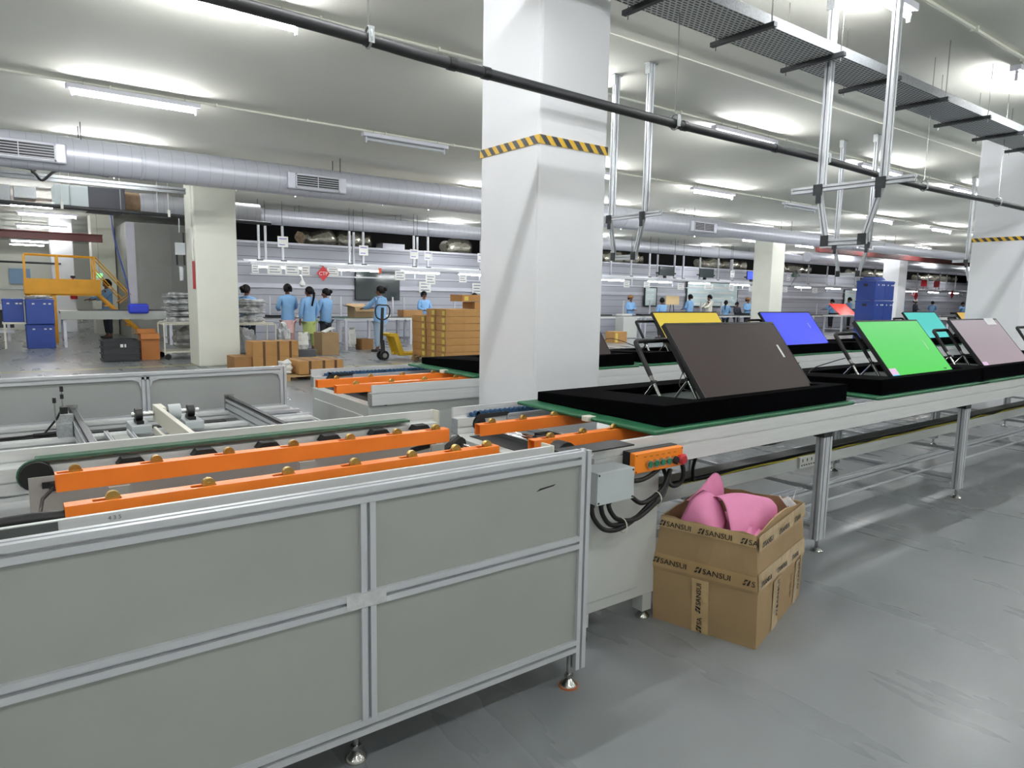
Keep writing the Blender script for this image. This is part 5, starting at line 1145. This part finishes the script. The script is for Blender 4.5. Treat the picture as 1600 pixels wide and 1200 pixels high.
# monitors hung on truss at right
k = 0
for (x, m_) in [(19.7, BLACK), (22.0, BLACK), (25.0, screen_mat('hang_blue', (70, 90, 250), .9)), (34.2, BLACK), (37, BLACK)]:
    t = thing('hanging_monitor', ('blue lit' if k == 2 else 'dark')+' monitor hanging at the truss, '+NUM[k]+' from the left', 'monitor', (x, 17.1, 2.35), 'monitors hanging at the truss')
    MB().box(x-.42, x+.42, 17.12, 17.16, 2.22, 2.56).build('housing', BLACK, t, bevel=.004); MB().box(x-.40, x+.40, 17.115, 17.12, 2.24, 2.54).build('screen', m_ if m_ != BLACK else MATS['dead_screen'], t)
    MB().box(x-.55, x+.55, 17.16, 17.17, 2.28, 2.34).box(x-.03, x+.03, 17.16, 17.28, 2.14, 2.34).build('bracket', BLACK, t); k += 1
# foil ducts above partition, boxes on top
k = 0
for (xa, xb, r) in [(7.1, 9.3, .20), (12.0, 12.9, .24), (14.0, 14.8, .22), (19.0, 21.4, .24), (25.0, 28.4, .22), (30, 34, .2), (38, 44, .2), (46, 52, .2)]:
    random.seed(k+40); n = 16; yy = 20.0
    r += .05; pts = [(xa+(xb-xa)*i/n, yy+.1*math.sin(i), 2.96+.04*math.sin(1.7*i)) for i in range(n+1)]
    tag(MB().tube(pts, lambda t: r*(.75+.3*math.sin(PI*t)), 14, wob=.35).build('foil_duct', FOIL, smooth=80), 'crumpled silver foil duct lying in the dark roof void, '+NUM[k]+' from the left', 'duct', 'foil ducts in the roof void'); k += 1
tag(MB().box(9.55, 10.3, 19.64, 20.1, 2.76, 2.93).build('top_box', LAMPW, bevel=.005), 'pale box on top of the partition', 'box')
# green desk fans at right on truss
def wall_fan(x, z, y, lb):
    t = thing('fan', lb, 'fan', (x, y, z), 'green fans on the truss')
    m_ = MB()
    for i in range(6): m_.tube([(x+.28*(i+1)/6*math.cos(a), y, z+.28*(i+1)/6*math.sin(a)) for a in [2*PI*j/16 for j in range(17)]], .004, 5)
    for i in range(12): a = PI*i/6; m_.cyl((x, y, z), (x+.28*math.cos(a), y, z+.28*math.sin(a)), .003, 4)
    m_.build('guard', GALV, t); MB().cyl((x, y+.02, z), (x, y+.25, z), .09, 12).build('motor', GREEN, t, smooth=40)
    m_ = MB()
    for i in range(3): a = 2*PI*i/3; m_.obox((x+.13*math.cos(a), y+.03, z+.13*math.sin(a)), (.2*math.cos(a), .02, .2*math.sin(a)), (-.1*math.sin(a), .05, .1*math.cos(a)), (0, .004, 0))
    m_.build('blade', DARKM, t); MB().tube([(x+.1, y+.15, z), (x+.0, y+.2, z-.3), (x-.25, y+.2, z-.5)], .012, 6).build('bracket', BLACK, t)
wall_fan(27.9, 2.5, 16.9, 'green wall fan on the truss left of the white column'); wall_fan(56, 2.5, 16.9, 'green fan on the truss at the far right')
# small red screen on the line right
rs_ = thing('red_screen', 'small tilted red screen on a bench right of the white column', 'television', (31.5, 16.5, .8))
MB().hexa([(30.9, 16.45, .80), (32.3, 16.45, .80), (32.3, 16.5, .80), (30.9, 16.5, .80)], [(30.4, 16.75, 1.28), (31.8, 16.75, 1.28), (31.8, 16.8, 1.28), (30.4, 16.8, 1.28)]).build('screen', screen_mat('red', (225, 60, 50), .9), rs_)
bench(30.2, 33.4, 16.0, 16.9, .78, 'small grey bench carrying the red screen', None)
bench(30.5, 32.8, 11.8, 12.6, .80, 'pale table in the aisle left of the blue crate stack', None)
# floor lines
for lb, b in (('yellow aisle line on the floor before the pallet jack', (5.2, 14, 12.35, 12.42)), ('yellow aisle line on the floor left of the cream column', (-2, 3.4, 13.9, 13.97)), ('short yellow floor line beside the near machine end', (1.95, 2.5, 3.52, 3.57))):
    tag(MB().box(b[0], b[1], b[2], b[3], .0005, .0015).build('floor_line', mat('floor_yellow', (200, 190, 110), .4)), lb, 'floor marking', 'yellow floor lines')

# ================================================================ PEOPLE
def skin_mesh(name, verts, edges, root, mats, sub=1):
    """verts: [(co, rx, ry)]"""
    me = bpy.data.meshes.new(name); me.from_pydata([v[0] for v in verts], edges, []); o = bpy.data.objects.new(name, me); COL.objects.link(o)
    md = o.modifiers.new('skin', 'SKIN'); md.use_smooth_shade = True; md.branch_smoothing = .3
    for i, v in enumerate(verts):
        me.skin_vertices[0].data[i].radius = (v[1], v[2]); me.skin_vertices[0].data[i].use_root = (i == root)
    s2 = o.modifiers.new('sub', 'SUBSURF'); s2.levels = sub; s2.render_levels = sub
    dg = bpy.context.evaluated_depsgraph_get(); m2 = bpy.data.meshes.new_from_object(o.evaluated_get(dg)); bpy.data.objects.remove(o)
    m2.materials.clear()
    for m in (mats if isinstance(mats, list) else [mats]): m2.materials.append(m)
    m2.polygons.foreach_set('use_smooth', [True]*len(m2.polygons)); m2.name = name
    return m2
class Sk:
    def __init__(s): s.v = []; s.e = []
    def p(s, co, rx, ry=None, link=None):
        s.v.append((tuple(co), rx, ry or rx)); i = len(s.v)-1
        if link is not None: s.e.append((link, i))
        return i
def arm_pts(sd, pose):
    sh = V((sd*.165, -.01, 1.275))
    if pose == 'work': el, wr = V((sd*.225, .03, 1.03)), V((sd*.12, .24, .98))
    elif pose == 'down': el, wr = V((sd*.225, -.01, 1.01)), V((sd*.20, .07, .78))
    elif pose == 'clasp': el, wr = V((sd*.22, .0, 1.03)), V((sd*.03, .20, 1.0))
    elif pose == 'phone': el, wr = (V((sd*.24, .08, 1.06)), V((sd*.14, .12, 1.3))) if sd > 0 else (V((sd*.225, -.01, 1.01)), V((sd*.2, .1, .82)))
    else: el, wr = V((sd*.2, .16, 1.08)), V((sd*.15, .38, 1.04))       # reach
    return sh, el, wr
cache = {}
def fig_parts(pose, turn, hair, lower):
    key = (pose, turn, hair, lower)
    if key in cache: return cache[key]
    s = Sk(); yw = math.radians(turn); hd = lambda a, b, c: V((a*math.cos(yw)-b*math.sin(yw), a*math.sin(yw)+b*math.cos(yw)-.005, 1.45+c))
    pel = s.p((0, 0, .84), .13, .10); sp = s.p((0, -.01, 1.0), .115, .09, pel); ch = s.p((0, -.01, 1.2), .14, .10, sp)
    nb = s.p((0, -.015, 1.31), .06, .055, ch); nk = s.p((0, -.005, 1.365), .045, .045, nb)
    jaw = s.p(hd(0, .02, -.045), .055, .06, nk); cr_ = s.p(hd(0, .0, .03), .075, .09, jaw); tp_ = s.p(hd(0, -.005, .085), .055, .065, cr_)
    s.p(hd(0, .105, -.015), .012, .014, jaw)      # nose
    for sd in (-1, 1): s.p(hd(sd*.082, -.005, -.01), .012, .02, cr_)    # ears
    for sd in (-1, 1):
        sh, el, wr = arm_pts(sd, pose)
        a = s.p(sh, .055, .055, ch); b = s.p(el, .04, .04, a); c = s.p(wr, .026, .026, b)
        d = (wr-el).normalized(); side = d.cross(V((0, 0, 1))).normalized(); dn = side.cross(d)
        if abs(d.z) > .85: side = V((0, 1, 0)); dn = side.cross(d)
        pm = s.p(wr+d*.055, .034, .016, c)
        for k, (off, L) in enumerate(((-.026, .062), (-.009, .074), (.009, .07), (.026, .054))):
            f1 = s.p(wr+d*(.075+L*.5)+side*off+dn*.004, .0085, .0085, pm); s.p(wr+d*(.075+L)+side*off*1.1-V((0, 0, .014)), .0075, .0075, f1)
        t1 = s.p(wr+d*.04-side*sd*.04, .0095, .0095, c); s.p(wr+d*.075-side*sd*.052, .008, .008, t1)
    for sd in (-1, 1):
        hp_ = s.p((sd*.085, 0, .78), .085, .085, pel); kn = s.p((sd*.09, .015, .45), .055, .055, hp_); an = s.p((sd*.09, -.01, .08), .035, .038, kn)
        s.p((sd*.095, .07, .035), .035, .03, an)
    body = skin_mesh('body', s.v, s.e, 0, SKIN)
    # coat
    c = Sk(); hem = .60
    a = c.p((0, 0, hem), .20, .15); b = c.p((0, 0, .80), .185, .14, a); w_ = c.p((0, -.01, 1.02), .165, .125, b); ch = c.p((0, -.01, 1.2), .185, .125, w_); nk = c.p((0, -.02, 1.315), .085, .07, ch); c.p((0, -.015, 1.345), .062, .058, nk)
    for sd in (-1, 1):
        sh, el, wr = arm_pts(sd, pose); x1 = c.p(sh+V((0, 0, -.01)), .075, .07, ch); x2 = c.p(el, .062, .06, x1); c.p(el+(wr-el)*.93, .045, .045, x2)
    coat = skin_mesh('coat', c.v, c.e, 0, COAT)
    # lower garment
    g = Sk(); a = g.p((0, 0, .80), .15, .12)
    if lower == 'kurta':
        g.p((0, 0, .50), .155, .125, a)
    lgm = None
    for sd in (-1, 1):
        h_ = g.p((sd*.09, 0, .70), .095, .095, a); k_ = g.p((sd*.095, .01, .45), .075, .075, h_); g.p((sd*.095, -.01, .11), .055, .055, k_)
    lgm = skin_mesh('trousers', g.v, g.e, 0, DARKC)
    # hair
    h_ = MB(); Z_ = Matrix.Rotation(yw, 3, 'Z')
    g = []
    for i in range(9):
        th = PI*i/12
        g.append([V((.095*math.sin(th)*math.cos(2*PI*j/16), .108*math.sin(th)*math.sin(2*PI*j/16)-.016-(.012 if i > 4 else 0), .012+.125*math.cos(th)+(.055 if (i > 5 and math.sin(2*PI*j/16) > .1) else 0))) for j in range(17)])
    h_.grid([[Z_ @ p+V((0, -.005, 1.45)) for p in r] for r in g])
    if hair == 'bun': h_.lathe([(.01, -.05), (.04, -.03), (.048, 0), (.04, .03), (.01, .05)], Z_ @ V((0, -.13, .05))+V((0, -.005, 1.45)), (0, 1, 0), 12)
    if hair == 'tail': h_.tube([Z_ @ V((0, -.10, .03))+V((0, 0, 1.45)), Z_ @ V((0, -.14, -.03))+V((0, 0, 1.45)), Z_ @ V((0, -.13, -.13))+V((0, 0, 1.45)), V((0, -.15, 1.12))], lambda t: .035*(1-.5*t), 8)
    hm = h_.build('hair', HAIR, smooth=80, solid=.012); 
    eyes = MB()
    for sd in (-1, 1):
        p = hd(sd*.032, .088, .012); eyes.lathe([(.001, -.006), (.008, -.003), (.008, .003), (.001, .006)], p, hd(0, 1, 0)-hd(0, 0, 0), 8)
    em = eyes.build('eyes', INK)
    mo = MB().obox(hd(0, .083, -.058), (.04, 0, 0), (0, .01, 0), (0, 0, .008)).build('mouth', mat('lips', (120, 60, 56), .5))
    sh_ = MB()
    for sd in (-1, 1): sh_.lathe([(.03, 0), (.045, .01), (.045, .045), (.035, .07)], (sd*.095, -.0, 0), (0, 0, 1), 12).obox((sd*.095, .09, .03), (.08, 0, 0), (0, .15, 0), (0, 0, .055))
    so = sh_.build('shoe', SHOE, smooth=60, bevel=.01)
    out = dict(body=body, coat=coat, trousers=lgm, hair=hm, eyes=em, mouth=mo, shoe=so); cache[key] = out
    return out
tintc = {}
def tinted(me, m, key):
    k = (me.name, key)
    if k not in tintc: q = me.copy(); q.materials.clear(); q.materials.append(m); tintc[k] = q
    return tintc[k]
proto_used = set()
def person(x, y, rot, label, pose='work', turn=0, hair='bun', lower='trousers', h_=1.0, coat=None, low=None, kurta=None, cap=None, z=0):
    P_ = fig_parts(pose, turn, hair, lower)
    t = thing('person', label, 'person', (x, y, z), 'workers'); t.rotation_euler = (0, 0, math.radians(rot)); t.scale = (h_,)*3
    def put(nm, me):
        o = bpy.data.objects.new(nm, me); COL.objects.link(o); o.parent = t; return o
    put('body', P_['body']); put('coat' if coat != COATW else 'shirt', tinted(P_['coat'], coat, coat.name) if coat else P_['coat'])
    put('trousers', tinted(P_['trousers'], low, low.name) if low else P_['trousers'])
    for k in ('hair', 'eyes', 'mouth', 'shoe'):
        src = P_[k]
        if src.name not in proto_used and src.parent is None: o = src; proto_used.add(src.name); o.parent = t; o.location = (0, 0, 0)
        else: o = src.copy(); COL.objects.link(o); o.parent = t; o.location = (0, 0, 0)
    if kurta:
        m_ = MB().lathe([(.155, .0), (.15, .2), (.14, .3)], (0, 0, .44), (0, 0, 1), 16); o = m_.build('kurta_hem', kurta, smooth=60); o.parent = t
    if cap:
        o = MB().lathe([(.105, -.02), (.108, .02), (.09, .075), (.03, .1)], (0, -.01, 1.49), (0, 0, 1), 16).box(-.07, .07, .07, .17, 1.475, 1.485).build('cap', cap, smooth=40); o.parent = t
    return t
# rot 0 = facing +Y (back to the camera)
person(4.30, 15.5, -20, 'person in blue coat bending beside the cream column', 'reach', -40, 'bun', h_=.97)
person(5.42, 16.2, 5, 'person in blue coat over pink tunic seen from behind', 'work', 0, 'bun', low=KPINK, kurta=KPINK, h_=1.0)
person(5.86, 16.0, 10, 'person in blue coat over green tunic with hands clasped', 'down', 35, 'tail', low=KGREEN, kurta=KGREEN, h_=.965)
person(6.42, 16.4, 25, 'person in blue coat right of the green tunic, hair in a bun', 'work', 40, 'bun', h_=.945)
person(7.30, 15.2, 20, 'person in blue coat and pale trousers behind the pallet jack', 'reach', 30, 'bun', h_=1.0, low=JEANS)
person(10.25, 18.3, 180, 'person behind the bench looking down left of the carton stack', 'work', 0, 'bun', h_=.94)
person(10.75, 16.3, -80, 'person in blue coat half hidden right of the carton stack', 'work', 0, 'short', h_=.92)
person(19.2, 18.4, 175, 'person facing the camera under the hanging lamp beside the big column', 'clasp', 0, 'short', h_=.95, cap=CARD3)
person(18.45, 16.2, -10, 'person in blue coat with dark trousers standing in the aisle', 'phone', -30, 'short', h_=.9)
person(22.75, 18.5, 0, 'person in blue coat before the wide whiteboard, back turned', 'work', 0, 'short', h_=1.0)
person(24.0, 18.5, 75, 'person in cream shirt with beard talking by the wide whiteboard', 'reach', 0, 'short', h_=1.0, coat=COATW)
person(24.9, 18.3, -70, 'seated height person in blue coat right of the cream shirt', 'work', 0, 'tail', h_=.86)
person(25.9, 18.45, 170, 'smaller dark person at the bench left of the white column', 'work', 0, 'short', h_=.82, coat=DARKC)
person(26.3, 18.2, 170, 'person in darker blue coat with cap left of the white column', 'clasp', 0, 'short', h_=.95, cap=CARD3)
person(25.6, 16.6, 20, 'person in blue coat at the edge of the white column', 'work', 0, 'short', h_=.85)
person(33.6, 18.4, 60, 'left one of two people right of the red screen', 'reach', 0, 'short', h_=.95)
person(34.9, 18.2, 60, 'right one of two people right of the red screen', 'work', 0, 'short', h_=1.02)
person(40.9, 18.3, 60, 'person in blue coat right of the distant white column', 'work', 0, 'short', h_=.95)
person(42.6, 18.3, 180, 'person in black shirt with white cap at the far bench', 'clasp', 0, 'short', h_=1.0, coat=DARKC, cap=PAPER)
person(45.3, 18.5, -70, 'person in blue coat behind the turquoise screen', 'reach', 0, 'short', h_=.96)
person(49.2, 18.3, 150, 'person in blue coat next to the right edge column', 'phone', 0, 'short', h_=.94)
person(2.42, 22.5, 110, 'person in blue coat bending behind the stair handrail', 'reach', 0, 'short', h_=1.05)
